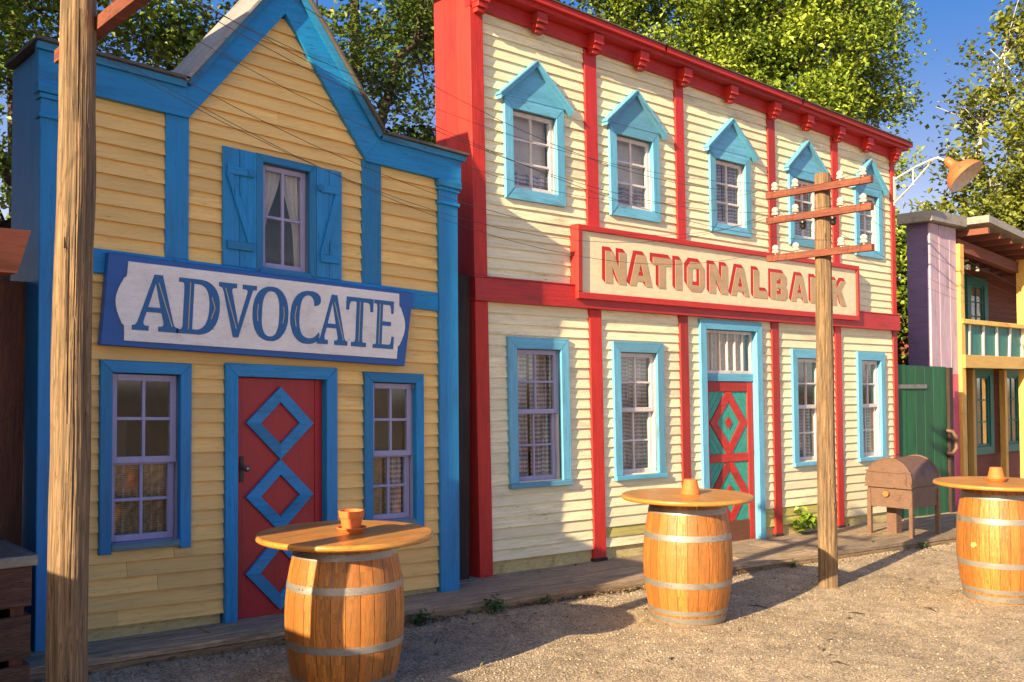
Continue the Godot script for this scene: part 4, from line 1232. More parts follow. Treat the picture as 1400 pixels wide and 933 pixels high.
# round timber with drying checks (grooves) and knots; face: bearing of the side with the long check
func shaft(b: MB, path: Array, rad: Array, face: float, sd: int):
	var rg := RandomNumberGenerator.new(); rg.seed = sd
	var checks := []
	for i in 9:
		var a: float = rg.randf() * TAU if i > 3 else -PI / 2.0 - face + [0.12, -0.55, 0.7, -0.2][i]
		var y0 := rg.randf_range(-0.1, 3.2) if i > 0 else 0.2
		checks.append([a, y0, y0 + (rg.randf_range(0.5, 1.6) if i > 0 else 3.4), rg.randf_range(0.006, 0.012), rg.randf_range(0.02, 0.04)])
	var knots := []
	for i in 7: knots.append([-PI / 2.0 - face + rg.randf_range(-1.2, 1.2), 0.6 + 0.5 * i + rg.randf_range(-0.2, 0.2), rg.randf_range(0.2, 0.34)])
	var nz := FastNoiseLite.new(); nz.seed = sd; nz.frequency = 1.6; nz.fractal_octaves = 3
	var seg := 120
	var top: Vector3 = path[-1]; var bot: Vector3 = path[0]
	var rows := 90
	var ring := func(j):
		var k: float = float(j) / rows * (path.size() - 1)
		var i0: int = min(int(k), path.size() - 2)
		var c: Vector3 = path[i0].lerp(path[i0 + 1], k - i0)
		var r: float = lerpf(rad[i0], rad[i0 + 1], k - i0)
		var out := []
		for s in seg + 1:
			var th := TAU * s / seg
			var rr := r + nz.get_noise_3d(cos(th) * 1.2, c.y * 0.5, sin(th) * 1.2) * 0.006 + nz.get_noise_3d(cos(th) * 6.0, c.y * 0.25, sin(th) * 6.0) * 0.0025
			for q in checks:
				if c.y < q[1] or c.y > q[2]: continue
				var d := absf(angle_difference(th, q[0] + 0.06 * sin(c.y * 2.3 + q[0])))
				var w: float = q[4] * min(1.0, 6.0 * min(c.y - q[1], q[2] - c.y))
				if w > 0.004 and d < w * 1.6: rr -= q[3] * (1.0 - d / (w * 1.6)) * min(1.0, 5.0 * min(c.y - q[1], q[2] - c.y))
			for q in knots:
				var d := Vector2(angle_difference(th, q[0]) * 1.6, (c.y - q[1]) * 6.0).length()
				if d < q[2] * 2.0: rr += 0.007 * cos(d / (q[2] * 2.0) * PI / 2.0) - (0.012 if d < q[2] * 0.5 else 0.0)
			out.append(c + Vector3(cos(th), 0, -sin(th)) * rr)
		return out
	var prev: Array = ring.call(0)
	for j in rows:
		var nxt: Array = ring.call(j + 1)
		for s in seg:
			var n0: Vector3 = (prev[s + 1] - prev[s]).cross(nxt[s] - prev[s]).normalized()
			var u := Vector2(prev[s].y, TAU * s / seg * 0.085); var u2 := Vector2(nxt[s].y, TAU * s / seg * 0.085); var du := Vector2(0, TAU / seg * 0.085)
			b.tri(prev[s], prev[s + 1], nxt[s + 1], n0, n0, n0, u + b.off, u + du + b.off, u2 + du + b.off)
			b.tri(prev[s], nxt[s + 1], nxt[s], n0, n0, n0, u + b.off, u2 + du + b.off, u2 + b.off)
		prev = nxt
	for s in seg: b.face(top, prev[s], prev[s + 1])

func pole(label: String, at: Vector3, top: float, r0: float, r1: float, arms: Array, side: float) -> Node3D:
	var t := thing("utility_pole", label, "pole", at, "wooden poles carrying the wires")
	var b := mb()
	var path := []; var rad := []
	var nz := FastNoiseLite.new(); nz.seed = int(at.x * 10); nz.frequency = 0.9
	var n := 24
	for i in n + 1:
		var y := lerpf(at.y - 0.1, top, float(i) / n)
		path.append(Vector3(at.x + nz.get_noise_1d(y) * 0.008, y, at.z + nz.get_noise_1d(y + 50.0) * 0.008))
		rad.append(lerpf(r0, r1, float(i) / n) + nz.get_noise_1d(y * 2.0 + 9.0) * 0.003)
	shaft(b, path, rad, atan2(at.x, -at.z), int(at.x * 7))
	part(t, "shaft", b, M.pole)
	for a in arms:
		var bar := mb()
		var ax: float = at.x + side * (r1 + 0.02)
		bar.box(Vector3(ax - 0.028, a[0] - 0.032, at.z - 0.56), Vector3(ax + 0.028, a[0] + 0.032, at.z + 0.56), 0.003)
		part(t, "crossarm", bar, M.arm)
		for z in [-0.47, -0.24, 0.24, 0.47]:
			insulator(t, Vector3(ax, a[0] + 0.0325, at.z + z))
		if a[1]:
			for z in [-0.16, 0.16]: insulator(t, Vector3(ax, a[0] - 0.033, at.z + z), true)
	return t

func wire(p: Vector3, q: Vector3, sag: float, label: String, group: String):
	var o := thing("overhead_wire", label, "wire", p, group)
	var b := mb()
	var path := []
	for i in 17:
		var k := i / 16.0
		path.append(p.lerp(q, k) + Vector3(0, -4.0 * sag * k * (1.0 - k), 0))
	b.tube(path, [0.0019], 5)
	part(o, "cable", b, M.wire)

func poles_and_wires():
	var L := Vector3(1.4147, gy(1.4147), -4.564); var R := Vector3(8.44, gy(8.44), -5.10)
	pole("thick weathered pole standing nearest, left of the ADVOCATE sign", L, 4.6, 0.089, 0.070, [[3.49, false], [3.86, false]], 1.0)
	pole("weathered pole with three rust red crossarms in front of the bank", R, 3.885, 0.090, 0.072, [[3.735, false], [3.485, true], [3.11, false]], -1.0)
	var lx := L.x + 0.09; var rx := R.x - 0.092
	var ly := [3.49, 3.86, 3.49]; var ry := [3.485, 3.735, 3.11]
	for a in 3:
		for z in [-0.47, -0.24, 0.24, 0.47]:
			if absf(z) < 0.3 and (a == 2 or z > 0.0): continue
			var yl: float = ly[a] + 0.09 + (0.03 if a == 2 else 0.0)
			wire(Vector3(lx, yl, L.z + z + (0.02 if a == 2 else 0.0)), Vector3(rx, ry[a] + 0.09, R.z + z), rng.randf_range(0.28, 0.62), "thin dark wire strung between the two wooden poles", "wires between the two poles")
	for z in [-0.47, 0.24]:
		wire(Vector3(lx, 3.58, L.z + z), Vector3(-9.0, 3.9, L.z + z + 1.0), 0.4, "thin dark wire running left from the nearest pole", "wires leaving to the left")
	for z in [-0.47, -0.24, 0.24, 0.47]:
		wire(Vector3(rx, 3.575, R.z + z), Vector3(26.0, 3.6, R.z + z - 0.4), 0.9, "thin wire running right from the crossarm pole towards the porch house", "wires leaving to the right")

# ---------------------------------------------------------------- barrel tables and pots
func bar_tables():
	var spots := [[Vector3(3.17, 0, -5.12), "barrel table standing nearest, before the red diamond door", 0.525, 0.3], [Vector3(6.29, 0, -5.045), "barrel table in the middle, before the bank", 0.525, 1.4], [Vector3(9.22, 0, -3.85), "barrel table cut off by the right edge of the picture", 0.54, 2.6]]
	for q in spots:
		var at: Vector3 = q[0]
		at.y = gy(at.x)
		var top := 0.985 if at.x < 9.0 else 0.985
		var t := thing("barrel_table", q[1], "table", at, "wine barrel tables")
		t.rotation.y = q[3]
		var hb: float = top - 0.034 - at.y
		var rr := func(y): return 0.352 - 0.066 * pow((y - hb / 2) / (hb / 2), 2.0)
		var ns := 26
		for i in ns:
			var b := mb()
			b.swap = true
			var a0 := TAU * i / ns + 0.0042 + rng.randf_range(-0.012, 0.012) * 0.0; var a1 := TAU * (i + 1) / ns - 0.0042
			var prof := []
			for k in 13: prof.append(Vector2(rr.call(hb * k / 12.0) + rng.randf_range(0, 0.0006), hb * k / 12.0))
			b.lathe(Vector3.ZERO, prof, 3, a0, a1)
			part(t, "stave", b, M.stave[rng.randi() % 4], true)
		var head := mb(); head.lathe(Vector3.ZERO, [Vector2(0, hb - 0.03), Vector2(0.28, hb - 0.03)], 24); head.lathe(Vector3.ZERO, [Vector2(0.345, hb * 0.5), Vector2(0.33, hb * 0.3)], 24)
		part(t, "barrel_head", head, M.stave[0], true)
		for k in [[0.012, 0.062], [0.082, 0.118], [0.295, 0.340], [0.655, 0.700], [0.855, 0.895]]:
			var b := mb(); var y0: float = k[0] * hb / 0.95; var y1: float = k[1] * hb / 0.95
			var e := 0.003
			b.lathe(Vector3.ZERO, [Vector2(rr.call(y0) + 0.0006, y0), Vector2(rr.call(y0) + e, y0), Vector2(rr.call((y0 + y1) / 2) + e, (y0 + y1) / 2), Vector2(rr.call(y1) + e, y1), Vector2(rr.call(y1) + 0.0006, y1)], 48)
			part(t, "hoop", b, M.hoop, true)
			var rv := mb()
			for j in 2:
				var an: float = 1.1 + 2.9 * k[0] + 0.09 * j
				var c: Vector3 = Vector3(cos(an), 0, -sin(an)) * (rr.call((y0 + y1) / 2) + 0.003) + Vector3(0, (y0 + y1) / 2, 0)
				rv.tube([c, c + Vector3(cos(an), 0, -sin(an)) * 0.003], [0.005, 0.003], 6)
			part(t, "rivet", rv, M.steel, true)
		var bung := mb(); var ba := 0.35
		bung.tube([Vector3(cos(ba), 0, -sin(ba)) * 0.345 + Vector3(0, hb / 2, 0), Vector3(cos(ba), 0, -sin(ba)) * 0.368 + Vector3(0, hb / 2, 0)], [0.026, 0.022], 12)
		part(t, "bung", bung, M.ochre, true)
		var tb := mb(); var R: float = q[2]
		tb.lathe(Vector3(0, hb, 0), [Vector2(0, 0), Vector2(R - 0.012, 0), Vector2(R - 0.002, 0.008), Vector2(R, 0.018), Vector2(R - 0.004, 0.028), Vector2(R - 0.012, 0.034), Vector2(0, 0.034)], 72)
		part(t, "table_top", tb, M.table, true)
	pot("terracotta flower pot standing upright in its saucer on the nearest barrel table", Vector3(3.185, 0.986, -5.08), false, true)
	pot("terracotta pot turned upside down on the middle barrel table", Vector3(6.34, 0.986, -5.05), true, false)
	pot("terracotta pot upside down on a saucer on the right barrel table", Vector3(9.22, 0.986, -3.86), true, true)

func pot(label: String, at: Vector3, inverted: bool, saucer: bool):
	var t := thing("flower_pot", label, "pot", at, "terracotta pots on the barrel tables")
	var y := 0.0
	if saucer:
		var s := mb(); s.lathe(Vector3.ZERO, [Vector2(0, 0.001), Vector2(0.066, 0.001), Vector2(0.088, 0.028), Vector2(0.088, 0.034), Vector2(0.082, 0.034), Vector2(0.064, 0.010), Vector2(0, 0.010)], 32)
		part(t, "saucer", s, M.terracotta, true)
		y = 0.011
	var b := mb()
	var prof: Array
	if inverted:
		prof = [Vector2(0.066, y), Vector2(0.076, y), Vector2(0.076, y + 0.004), Vector2(0.075, y + 0.034), Vector2(0.069, y + 0.035), Vector2(0.052, y + 0.112), Vector2(0.049, y + 0.117), Vector2(0.010, y + 0.117), Vector2(0.0, y + 0.114)]
	else:
		prof = [Vector2(0.0, y), Vector2(0.050, y), Vector2(0.053, y + 0.004), Vector2(0.066, y + 0.078), Vector2(0.073, y + 0.079), Vector2(0.077, y + 0.117), Vector2(0.075, y + 0.120), Vector2(0.067, y + 0.119), Vector2(0.058, y + 0.06), Vector2(0.046, y + 0.014), Vector2(0.0, y + 0.014)]
	b.lathe(Vector3.ZERO, prof, 36)
	part(t, "pot", b, M.terracotta, true)

# ---------------------------------------------------------------- smoker, gate, lamp
func street_things():
	# smoker barbecue: long side along X
	var y0 := gy(12.2) + 0.09
	var t := thing("barbecue_smoker", "rusty brown barrel topped barbecue on four legs on the boardwalk", "barbecue", Vector3(12.15, y0, -6.25))
	var x0 := 11.72; var x1 := 12.46; var zc := -6.22; var hw := 0.30
	var yb := y0 + 0.36; var ym := y0 + 0.62
	var b := mb()
	b.box(Vector3(x0 + 0.02, yb, zc - hw + 0.01), Vector3(x1 - 0.02, ym, zc + hw - 0.01), 0.006); part(t, "fire_box", b, M.bbq)
	# lid: half cylinder
	var arc := []
	for i in 17: arc.append(Vector2(cos(PI * i / 16), sin(PI * i / 16)) * hw)
	b = mb()
	var up := 0.05
	for i in 16:
		var p: Vector2 = arc[i]; var q: Vector2 = arc[i + 1]
		var np := Vector3(0, p.y, p.x).normalized(); var nq := Vector3(0, q.y, q.x).normalized()
		b.smooth_quad(Vector3(x1, ym + up + p.y, zc + p.x), Vector3(x1, ym + up + q.y, zc + q.x), Vector3(x0, ym + up + q.y, zc + q.x), Vector3(x0, ym + up + p.y, zc + p.x), np, nq, nq, np, Vector2(x1, i * 0.06), Vector2(x1, i * 0.06 + 0.06), Vector2(x0, i * 0.06 + 0.06), Vector2(x0, i * 0.06))
	b.box(Vector3(x0, ym + 0.003, zc + hw - 0.012), Vector3(x1, ym + up, zc + hw)); b.box(Vector3(x0, ym + 0.003, zc - hw), Vector3(x1, ym + up, zc - hw + 0.012))
	part(t, "lid", b, M.bbq)
	for xx in [x0 - 0.006, x1 - 0.006]:
		b = mb()
		var pl := []
		for p in arc: pl.append(Vector3(xx, ym + up + p.y, zc + p.x))
		pl.append(Vector3(xx, ym + 0.003, zc - hw)); pl.append(Vector3(xx, ym + 0.003, zc + hw))
		var c := Vector3(xx, ym + 0.1, zc); var th := Vector3(0.012, 0, 0)
		for i in pl.size():
			var p: Vector3 = pl[i]; var q: Vector3 = pl[(i + 1) % pl.size()]
			b.face(c, q, p); b.face(c + th, p + th, q + th); b.quad(p, q, q + th, p + th)
		part(t, "end_plate", b, M.bbq)
	for xx in [x0, x1]:
		b = mb(); var rim := []
		for i in 17: rim.append(Vector3(xx, ym + up + arc[i].y * 1.01, zc + arc[i].x * 1.01))
		b.tube(rim, [0.013], 6); part(t, "rim", b, M.bbq)
	b = mb(); b.box(Vector3(x0 - 0.02, ym + 0.01, zc - 0.20), Vector3(x0 - 0.0065, ym + 0.16, zc + 0.24), 0.003); part(t, "door", b, M.bbq)
	b = mb(); b.bar(Vector3(x0 - 0.012, ym + 0.185, zc - hw), Vector3(x0 - 0.012, ym + 0.185, zc + hw), 0.014, 0.02); part(t, "strap", b, M.bbq)
	b = mb(); b.bar(Vector3(x0 - 0.006, ym, zc - hw - 0.01), Vector3(x0 - 0.006, ym, zc + hw + 0.01), 0.03, 0.025); part(t, "strap", b, M.bbq)
	b = mb(); b.tube([Vector3(x0, yb + 0.17, zc - 0.03), Vector3(x0 - 0.02, yb + 0.17, zc - 0.03)], [0.042, 0.038], 14); part(t, "vent", b, M.brass)
	b = mb(); b.tube([Vector3(x0 + 0.2, ym + up + hw - 0.005, zc), Vector3(x0 + 0.2, ym + up + hw + 0.04, zc), Vector3(x0 + 0.32, ym + up + hw + 0.04, zc), Vector3(x0 + 0.32, ym + up + hw - 0.005, zc)], [0.008], 6); part(t, "handle", b, M.iron)
	for q in [[x0 + 0.03, zc - hw + 0.03], [x1 - 0.03, zc - hw + 0.03], [x0 + 0.03, zc + hw - 0.02], [x1 - 0.03, zc + hw - 0.02]]:
		b = mb(true); b.box(Vector3(q[0] - 0.025, y0 - 0.004, q[1] - 0.025), Vector3(q[0] + 0.025, ym - 0.05, q[1] + 0.025), 0.003); part(t, "leg", b, M.bbq)
	b = mb(); b.box(Vector3(x0 + 0.28, y0, zc - 0.18), Vector3(x0 + 0.42, yb - 0.001, zc - 0.05)); part(t, "ash_duct", b, M.bbq)
	# gate
	var gy0 := gy(14.4) + 0.06
	var g := thing("plank_gate", "green painted plank gate closing the passage right of the bank", "gate", Vector3(14.35, gy0, -7.06))
	var gx := [13.56, 13.84, 14.12, 14.40, 14.67, 14.93, 15.10]
	for i in 6:
		b = mb(true); b.box(Vector3(gx[i] + 0.004, gy0, -7.075), Vector3(gx[i + 1] - 0.004, 2.13 + rng.randf_range(-0.02, 0.02), -7.045 + rng.randf_range(-0.004, 0.004)), 0.005); part(g, "plank", b, M.gate)
	for y in [0.4, 1.78]:
		b = mb(); b.box(Vector3(13.6, y, -7.12), Vector3(15.08, y + 0.12, -7.078)); part(g, "ledge", b, M.gate)
	b = mb(); b.box(Vector3(13.50, 1.80, -7.04), Vector3(14.45, 1.86, -7.028), 0.002); part(g, "strap_hinge", b, M.steel)
	b = mb(); b.tube([Vector3(15.08, 1.15, -7.04), Vector3(15.10, 1.14, -6.96), Vector3(15.16, 1.05, -6.93), Vector3(15.16, 0.88, -6.93), Vector3(15.10, 0.80, -6.96), Vector3(15.06, 0.80, -7.04)], [0.032], 8); part(g, "handle", b, M.bbq)
	var gp := thing("gate_post", "dark timber post at the right side of the green gate", "post", Vector3(15.17, gy0, -7.08))
	b = mb(true); b.box(Vector3(15.112, gy0 - 0.05, -7.14), Vector3(15.24, 2.12, -7.0), 0.008); part(gp, "post", b, M.dark_wood)
	var sh := thing("back_shed", "dark shed wall seen over the green gate", "shed", Vector3(21.0, gy(21.0), -11.3))
	b = mb(); b.box(Vector3(19.3, gy(21.0) - 0.1, -12.0), Vector3(23.0, 2.8, -10.6)); part(sh, "wall", b, M.dark_wood)
	# barn lamp on a bracket at the right end of the bank
	var l := thing("barn_lamp", "rust orange barn lamp on a pale bracket at the right end of the bank", "lamp", Vector3(13.45, 4.75, -7.0))
	var A := Vector3(13.50, 4.70, -7.0); var E := Vector3(12.99, 4.88, -6.07)
	b = mb(); b.tube([A + Vector3(0, 0.12, 0), A.lerp(E, 0.5) + Vector3(0, 0.11, 0), E + Vector3(0, 0.02, -0.12), E + Vector3(0, 0.03, -0.04), E + Vector3(0, -0.02, 0.04)], [0.015], 8); part(l, "arm", b, M.white)
	b = mb(); b.tube([A + Vector3(0, -0.22, 0), A.lerp(E, 0.35) + Vector3(0, -0.12, 0), A.lerp(E, 0.85) + Vector3(0, 0.06, 0)], [0.012], 8); part(l, "brace", b, M.white)
	b = mb(); b.tube([A.lerp(E, 0.42) + Vector3(0, 0.1, 0), A.lerp(E, 0.42) + Vector3(0, -0.12, 0)], [0.010], 6); part(l, "strut", b, M.white)
	b = mb(); b.box(A + Vector3(-0.03, -0.26, -0.02), A + Vector3(0.03, 0.16, 0.01)); part(l, "wall_plate", b, M.white)
	var hd := node(l, "lamp_head")
	hd.position = E + Vector3(0.06, -0.02, 0.06) - l.position
	hd.rotation = Vector3(deg_to_rad(-42.0), 0, deg_to_rad(6.0))
	b = mb(); b.lathe(Vector3.ZERO, [Vector2(0.0, 0.04), Vector2(0.045, 0.035), Vector2(0.06, -0.02), Vector2(0.065, -0.10), Vector2(0.10, -0.14), Vector2(0.19, -0.20), Vector2(0.245, -0.28), Vector2(0.262, -0.34)], 32); part(hd, "shade", b, M.lamp_rust, true)
	b = mb(); b.lathe(Vector3.ZERO, [Vector2(0.264, -0.341), Vector2(0.256, -0.341), Vector2(0.24, -0.285), Vector2(0.185, -0.21), Vector2(0.09, -0.15), Vector2(0.0, -0.13)], 32); part(hd, "inner_shade", b, M.lamp_in, true)
	b = mb(); b.lathe(Vector3.ZERO, [Vector2(0, -0.30), Vector2(0.03, -0.285), Vector2(0.04, -0.25), Vector2(0.025, -0.20), Vector2(0.02, -0.14)], 14); part(hd, "bulb", b, M.porcelain, true)

# ---------------------------------------------------------------- trees
func leaf_cluster(sd: int, n: int, r: float, size: float) -> MB:
	var rg := RandomNumberGenerator.new(); rg.seed = sd
	var b := MB.new()
	for i in n:
		var p := Vector3(rg.randfn(), rg.randfn() * 0.8, rg.randfn()) * r * 0.55
		var bs := Basis.from_euler(Vector3(rg.randf_range(-1.0, 0.7), rg.randf() * TAU, rg.randf_range(-0.7, 0.7)))
		var s := size * rg.randf_range(0.7, 1.25)
		var f := 0.16 * s
		var q0 := p; var q1 := p + bs * Vector3(-0.42 * s, f, 0.5 * s); var q2 := p + bs * Vector3(0, -0.05 * s, 1.1 * s); var q3 := p + bs * Vector3(0.42 * s, f, 0.5 * s)
		b.face(q0, q2, q1); b.face(q0, q3, q2)
	return b

func tree(called: String, label: String, base: Vector3, trunk_top: float, r0: float, lobes: Array, count: int, leaf: float, cols: Array, sd: int, bark: Material, group := "trees behind the houses"):
	var t := thing(called, label, "tree", base, group)
	var rg := RandomNumberGenerator.new(); rg.seed = sd
	var tb := mb()
	var path := []; var rad := []
	for i in 9:
		var k := i / 8.0
		path.append(base + Vector3(sin(k * 3.0 + sd) * 0.25 * k, trunk_top * k, cos(k * 2.5 + sd) * 0.25 * k)); rad.append(r0 * (1.0 - 0.72 * k))
	tb.tube(path, rad, 10)
	part(t, "trunk", tb, bark)
	for lb in lobes:
		var c: Vector3 = lb[0]; var R: Vector3 = lb[1]
		var k0 := clampf((c.y - base.y) / trunk_top - 0.32, 0.25, 0.9)
		var st: Vector3 = base + Vector3(0, trunk_top * k0, 0)
		var lm := mb()
		var md := st.lerp(c, 0.5) + Vector3(rg.randf_range(-0.3, 0.3), 0.4, rg.randf_range(-0.3, 0.3))
		lm.tube([st, md, c], [r0 * 0.42, r0 * 0.26, r0 * 0.12], 7)
		for j in 6:
			var tip := c + Vector3(rg.randfn(), rg.randfn(), rg.randfn()).normalized() * R * 0.85
			var s2 := md.lerp(c, rg.randf_range(0.2, 1.0))
			lm.tube([s2, s2.lerp(tip, 0.5) + Vector3(0, rg.randf_range(0, 0.3), 0), tip], [r0 * 0.12, r0 * 0.07, 0.01], 5)
		part(t, "limb", lm, bark)
	var cl := []
	for i in 4: cl.append(leaf_cluster(sd + i, 20, 0.32, leaf))
	var total := 0.0
	for lb in lobes: total += lb[1].x * lb[1].y * lb[1].z * lb[2]
	var vv := PackedVector3Array(); var nn := PackedVector3Array(); var kk := PackedColorArray()
	var nz := FastNoiseLite.new(); nz.seed = sd; nz.frequency = 0.5; nz.fractal_octaves = 3
	for lb in lobes:
		var m := int(count * lb[1].x * lb[1].y * lb[1].z * lb[2] / total)
		var hub := Vector3.ZERO; var hr := 0.5; var left := 0; var tone := 0.0
		for i in m:
			if left == 0:
				var d := Vector3(rg.randfn(), rg.randfn(), rg.randfn()).normalized()
				hub = lb[0] + d * pow(rg.randf(), 0.42) * rg.randf_range(0.8, 1.08) * lb[1]
				hr = rg.randf_range(0.28, 0.62); left = int(rg.randf_range(8, 34) * hr * 1.6); tone = rg.randf_range(-0.3, 0.3)
				if nz.get_noise_3dv(hub) < lb[3]: hr *= 0.6; left = left / 3
				left = max(left, 1)
			left -= 1
			var p := hub + Vector3(rg.randfn(), rg.randfn() * 0.6, rg.randfn()) * hr * 0.52
			var bs := Basis.from_euler(Vector3(rg.randf_range(-0.5, 0.5), rg.randf() * TAU, rg.randf_range(-0.5, 0.5)))
			var c: MB = cl[i % 4]
			vv.append_array(Transform3D(bs * rg.randf_range(0.75, 1.3), p - base) * c.v)
			nn.append_array(Transform3D(bs, Vector3.ZERO) * c.n)
			var k := clampf(0.5 + nz.get_noise_3dv(p * 1.7 + Vector3(30, 0, 0)) * 0.6 + tone + rg.randf_range(-0.15, 0.15), 0.0, 1.0)
			var ck := PackedColorArray(); ck.resize(c.v.size())
			ck.fill(cols[0].lerp(cols[1], k) * rg.randf_range(0.8, 1.2))
			kk.append_array(ck)
	leaf_mesh(t, "crown", vv, nn, kk)

func leaf_mesh(t: Node, called: String, vv: PackedVector3Array, nn: PackedVector3Array, kk: PackedColorArray):
	var arr := []
	arr.resize(Mesh.ARRAY_MAX)
	arr[Mesh.ARRAY_VERTEX] = vv; arr[Mesh.ARRAY_NORMAL] = nn; arr[Mesh.ARRAY_COLOR] = kk
	var am := ArrayMesh.new()
	am.add_surface_from_arrays(Mesh.PRIMITIVE_TRIANGLES, arr)
	var o := MeshInstance3D.new()
	o.name = called; o.mesh = am; o.material_override = M.leaf
	t.add_child(o, true)

# a point from the camera's stand: bearing measured from -Z towards +X in degrees, distance and height
func at(bearing: float, dist: float, y := 0.0) -> Vector3:
	return Vector3(sin(deg_to_rad(bearing)) * dist, y, -cos(deg_to_rad(bearing)) * dist)

func trees():
	var dg := [Color(0.030, 0.062, 0.010), Color(0.11, 0.17, 0.02)]
	var mg := [Color(0.045, 0.075, 0.012), Color(0.15, 0.19, 0.025)]
	var yg := [Color(0.09, 0.16, 0.016), Color(0.27, 0.35, 0.035)]
	var ag := [Color(0.05, 0.10, 0.014), Color(0.17, 0.24, 0.025)]
	tree("maple_tree", "dark green leafy tree behind the left end of the yellow house", at(15, 16, -0.2), 8.5, 0.24, [[at(13, 15.5, 4.4), Vector3(1.7, 2.0, 1.6), 0.8, -0.1], [at(17, 16, 7.8), Vector3(2.6, 2.0, 2.4), 1.0, -0.12], [at(10.5, 15, 7.0), Vector3(2.0, 2.0, 2.0), 1.0, -0.12], [at(23, 16.5, 6.6), Vector3(2.2, 1.5, 2.0), 1.0, -0.14]], 1500, 0.09, ag, 21, M.bark)
	tree("maple_tree", "dark green tree rising between the yellow house and the bank", at(33, 17, -0.2), 9.0, 0.26, [[at(29, 16.5, 7.0), Vector3(2.0, 2.2, 2.0), 1.0, -0.14], [at(34, 17.0, 5.4), Vector3(1.8, 2.4, 1.8), 1.0, -0.14], [at(37, 18, 8.6), Vector3(2.2, 1.8, 2.0), 1.0, -0.12]], 1500, 0.09, dg, 33, M.bark)
	tree("maple_tree", "green tree showing darkly above the left part of the bank roof", at(45, 24, -0.3), 11.0, 0.30, [[at(44, 23, 10.2), Vector3(2.6, 2.2, 2.2), 1.0, -0.1], [at(48, 24, 9.2), Vector3(2.0, 2.0, 2.0), 1.0, -0.1], [at(40, 24, 11.0), Vector3(2.4, 1.8, 2.2), 1.0, -0.1]], 1000, 0.115, mg, 47, M.bark)
	tree("lime_tree", "big sunlit yellow green tree above the right half of the bank", at(55, 25, -0.3), 11.5, 0.4, [[at(53, 22.5, 10.2), Vector3(2.4, 2.6, 2.2), 1.0, -0.03], [at(57.6, 22.5, 9.6), Vector3(2.1, 2.8, 2.1), 1.0, -0.03], [at(61.0, 24, 8.4), Vector3(1.05, 2.2, 1.2), 1.0, -0.02], [at(56, 23, 7.2), Vector3(2.4, 1.8, 2.0), 1.0, -0.03], [at(60.6, 24.5, 11.0), Vector3(1.3, 1.5, 1.4), 1.0, 0.0]], 4000, 0.095, yg, 59, M.bark)
	tree("young_tree", "low yellow green tree in the passage between bank and lilac house", at(62.2, 20, -0.3), 4.6, 0.14, [[at(62.2, 20, 4.2), Vector3(0.8, 1.6, 0.9), 1.0, -0.2], [at(62.6, 21, 2.6), Vector3(0.9, 1.2, 0.9), 1.0, -0.2]], 700, 0.11, yg, 63, M.bark)
	tree("birch_tree", "sparse tree with pale twigs behind the barn lamp at the right", at(66.5, 27, -0.3), 8.2, 0.13, [[at(68.6, 26, 10.4), Vector3(1.2, 2.6, 1.4), 1.0, 0.0], [at(67, 26, 8.6), Vector3(1.3, 0.7, 1.2), 1.0, -0.02], [at(67.4, 26, 6.8), Vector3(1.7, 1.2, 1.6), 1.0, 0.0], [at(65.0, 25.5, 5.6), Vector3(2.0, 1.1, 1.6), 1.0, -0.05], [at(69.5, 26, 8.5), Vector3(1.5, 2.4, 1.5), 1.0, -0.05]], 560, 0.12, [Color(0.07, 0.10, 0.015), Color(0.20, 0.23, 0.03)], 71, M.birch)
	tree("maple_tree", "broad green tree behind the lilac house", at(69, 30, -0.3), 8.0, 0.3, [[at(67, 29, 4.8), Vector3(2.4, 1.6, 2.0), 1.0, -0.1], [at(71, 29, 5.8), Vector3(2.6, 2.4, 2.2), 1.0, -0.1], [at(63.5, 31, 3.8), Vector3(2.2, 1.6, 1.8), 1.0, -0.1]], 850, 0.13, mg, 83, M.bark)

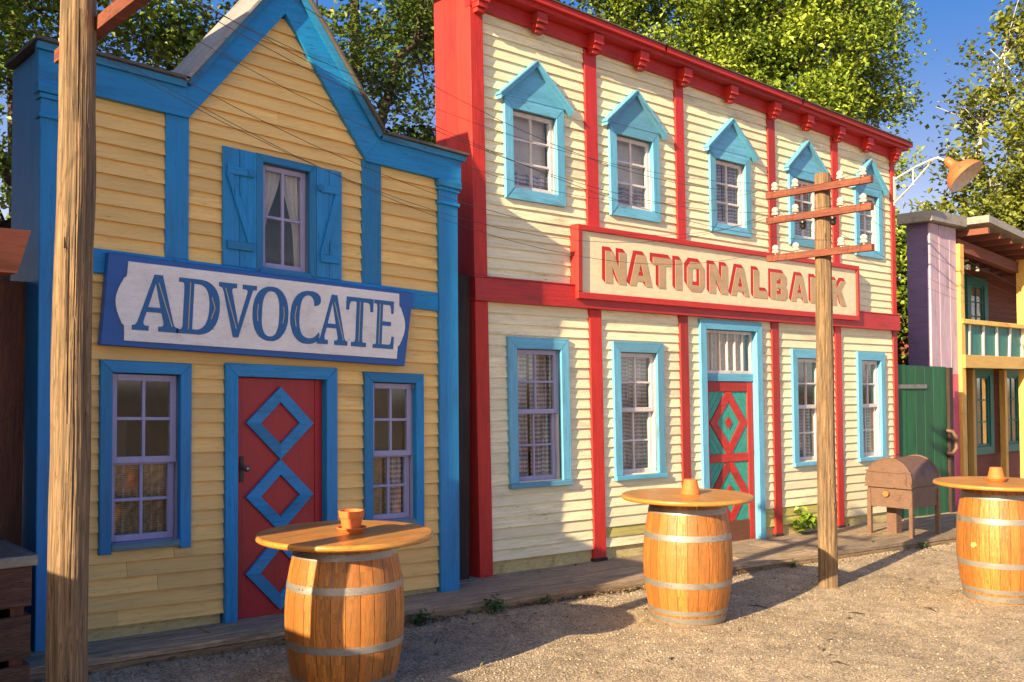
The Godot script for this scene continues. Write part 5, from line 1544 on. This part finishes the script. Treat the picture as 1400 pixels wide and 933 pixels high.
# ---------------------------------------------------------------- weeds, twigs, leaf litter
func small_things():
	var spots := [["small green weed beside the nearest barrel at the boardwalk edge", Vector3(4.45, 0, -6.12), 0.09, 14, Color(0.03, 0.07, 0.015)],
		["low green weed at the boardwalk edge before the bank's corner post", Vector3(5.15, 0, -6.1), 0.10, 18, Color(0.05, 0.10, 0.02)],
		["bright green leafy plant at the bank wall behind the crossarm pole", Vector3(10.95, 0, -6.98), 0.22, 26, Color(0.16, 0.26, 0.02)]]
	for e in [["tuft of dry weeds at the boardwalk edge left of the middle barrel", 5.75, 0.06], ["small weed at the boardwalk edge just right of the middle barrel", 7.55, 0.07], ["tiny weed at the boardwalk edge behind the crossarm pole", 9.1, 0.06], ["small weed at the boardwalk edge below the barbecue", 11.6, 0.07]]:
		spots.append([e[0], Vector3(e[1], 0, front_edge(e[1]) + 0.05), e[2], 12, Color(0.07, 0.10, 0.025)])
	for q in spots:
		var p: Vector3 = q[1]
		p.y = gy(p.x) + (0.09 if p.z < -6.5 else 0.0)
		var t := thing("weed", q[0], "plant", p, "weeds by the boardwalk")
		var c := leaf_cluster(5, 5, q[2] * 0.35, q[2] * 0.42)
		var vv := PackedVector3Array(); var nn := PackedVector3Array(); var kk := PackedColorArray()
		for i in q[3]:
			var r: float = q[2]
			var bs := Basis.from_euler(Vector3(0.2, rng.randf() * TAU, 0.1))
			vv.append_array(Transform3D(bs, Vector3(rng.randfn() * r * 0.55, r * 0.25 + absf(rng.randfn()) * r * 0.4, rng.randfn() * r * 0.3)) * c.v)
			nn.append_array(Transform3D(bs, Vector3.ZERO) * c.n)
			var ck := PackedColorArray(); ck.resize(c.v.size()); ck.fill(q[4] * rng.randf_range(0.7, 1.3))
			kk.append_array(ck)
		leaf_mesh(t, "foliage", vv, nn, kk)
		var b := mb()
		for i in 5:
			var a := rng.randf() * TAU
			b.tube([p + Vector3(0, -0.01, 0), p + Vector3(cos(a), 1.2, sin(a) * 0.5) * q[2] * 0.5], [0.004, 0.002], 5)
		part(t, "stem", b, M.gate)
	# dry twigs
	var tw := [Vector3(6.0, 0, -3.55), Vector3(7.1, 0, -4.95), Vector3(8.2, 0, -4.0), Vector3(8.75, 0, -3.1), Vector3(11.0, 0, -6.05), Vector3(7.55, 0, -4.3), Vector3(5.2, 0, -4.3)]
	for p in tw:
		p.y = gy(p.x) + (0.094 if p.z < -5.9 else 0.004)
		var t := thing("twig", "short dry dark twig lying on the street", "twig", p, "dry twigs on the street")
		var b := mb(); var a := rng.randf() * TAU
		var d := Vector3(cos(a), 0, sin(a)) * rng.randf_range(0.05, 0.09); var e := Vector3(cos(a + 0.9), 0, sin(a + 0.9)) * 0.04
		b.tube([p - d, p + Vector3(0, 0.008, 0) + e * 0.3, p + d], [0.004, 0.005, 0.002], 5); b.tube([p, p + e + Vector3(0, 0.012, 0)], [0.003, 0.002], 5)
		part(t, "stick", b, M.dark_wood)
	# leaf litter along the boardwalk
	var mm := MultiMesh.new(); mm.transform_format = MultiMesh.TRANSFORM_3D; mm.use_colors = true
	var lf := MB.new(); lf.face(Vector3(0, 0, 0), Vector3(0.012, 0.004, 0.02), Vector3(0, 0, 0.045)); lf.face(Vector3(0, 0, 0), Vector3(0, 0, 0.045), Vector3(-0.012, 0.004, 0.02))
	mm.mesh = lf.mesh()
	mm.instance_count = 1500
	for i in 1500:
		var x := rng.randf_range(1.8, 15.0)
		if i < 520: x = [5.6, 6.4, 7.1, 4.4][i % 4] + rng.randfn() * 0.28
		var z := front_edge(x) + absf(rng.randfn()) * 0.05 + 0.01
		if i > 840: z = -7.0 + rng.randf() * 0.12
		var y := gy(x) + 0.008 + rng.randf() * 0.012
		if i > 840: y = gy(x) + 0.098
		if i > 900:
			x = rng.randf_range(2.5, 14.0); z = front_edge(x) + 0.15 + pow(rng.randf(), 1.6) * 3.6
			y = gy(x) + 0.012
		mm.set_instance_transform(i, Transform3D(Basis.from_euler(Vector3(rng.randfn() * 0.4, rng.randf() * TAU, rng.randfn() * 0.4)).scaled(Vector3.ONE * rng.randf_range(0.5, 1.2)), Vector3(x, y, z)))
		var g := rng.randf_range(0.05, 0.22)
		mm.set_instance_color(i, Color(g, g * 0.72, g * 0.42))
	var o := MultiMeshInstance3D.new(); o.name = "leaf_litter"; o.multimesh = mm; o.material_override = M.pebble
	o.set_meta("kind", "stuff"); o.set_meta("label", "dry brown leaf litter along the boardwalk edge"); o.set_meta("category", "litter")
	add_child(o)
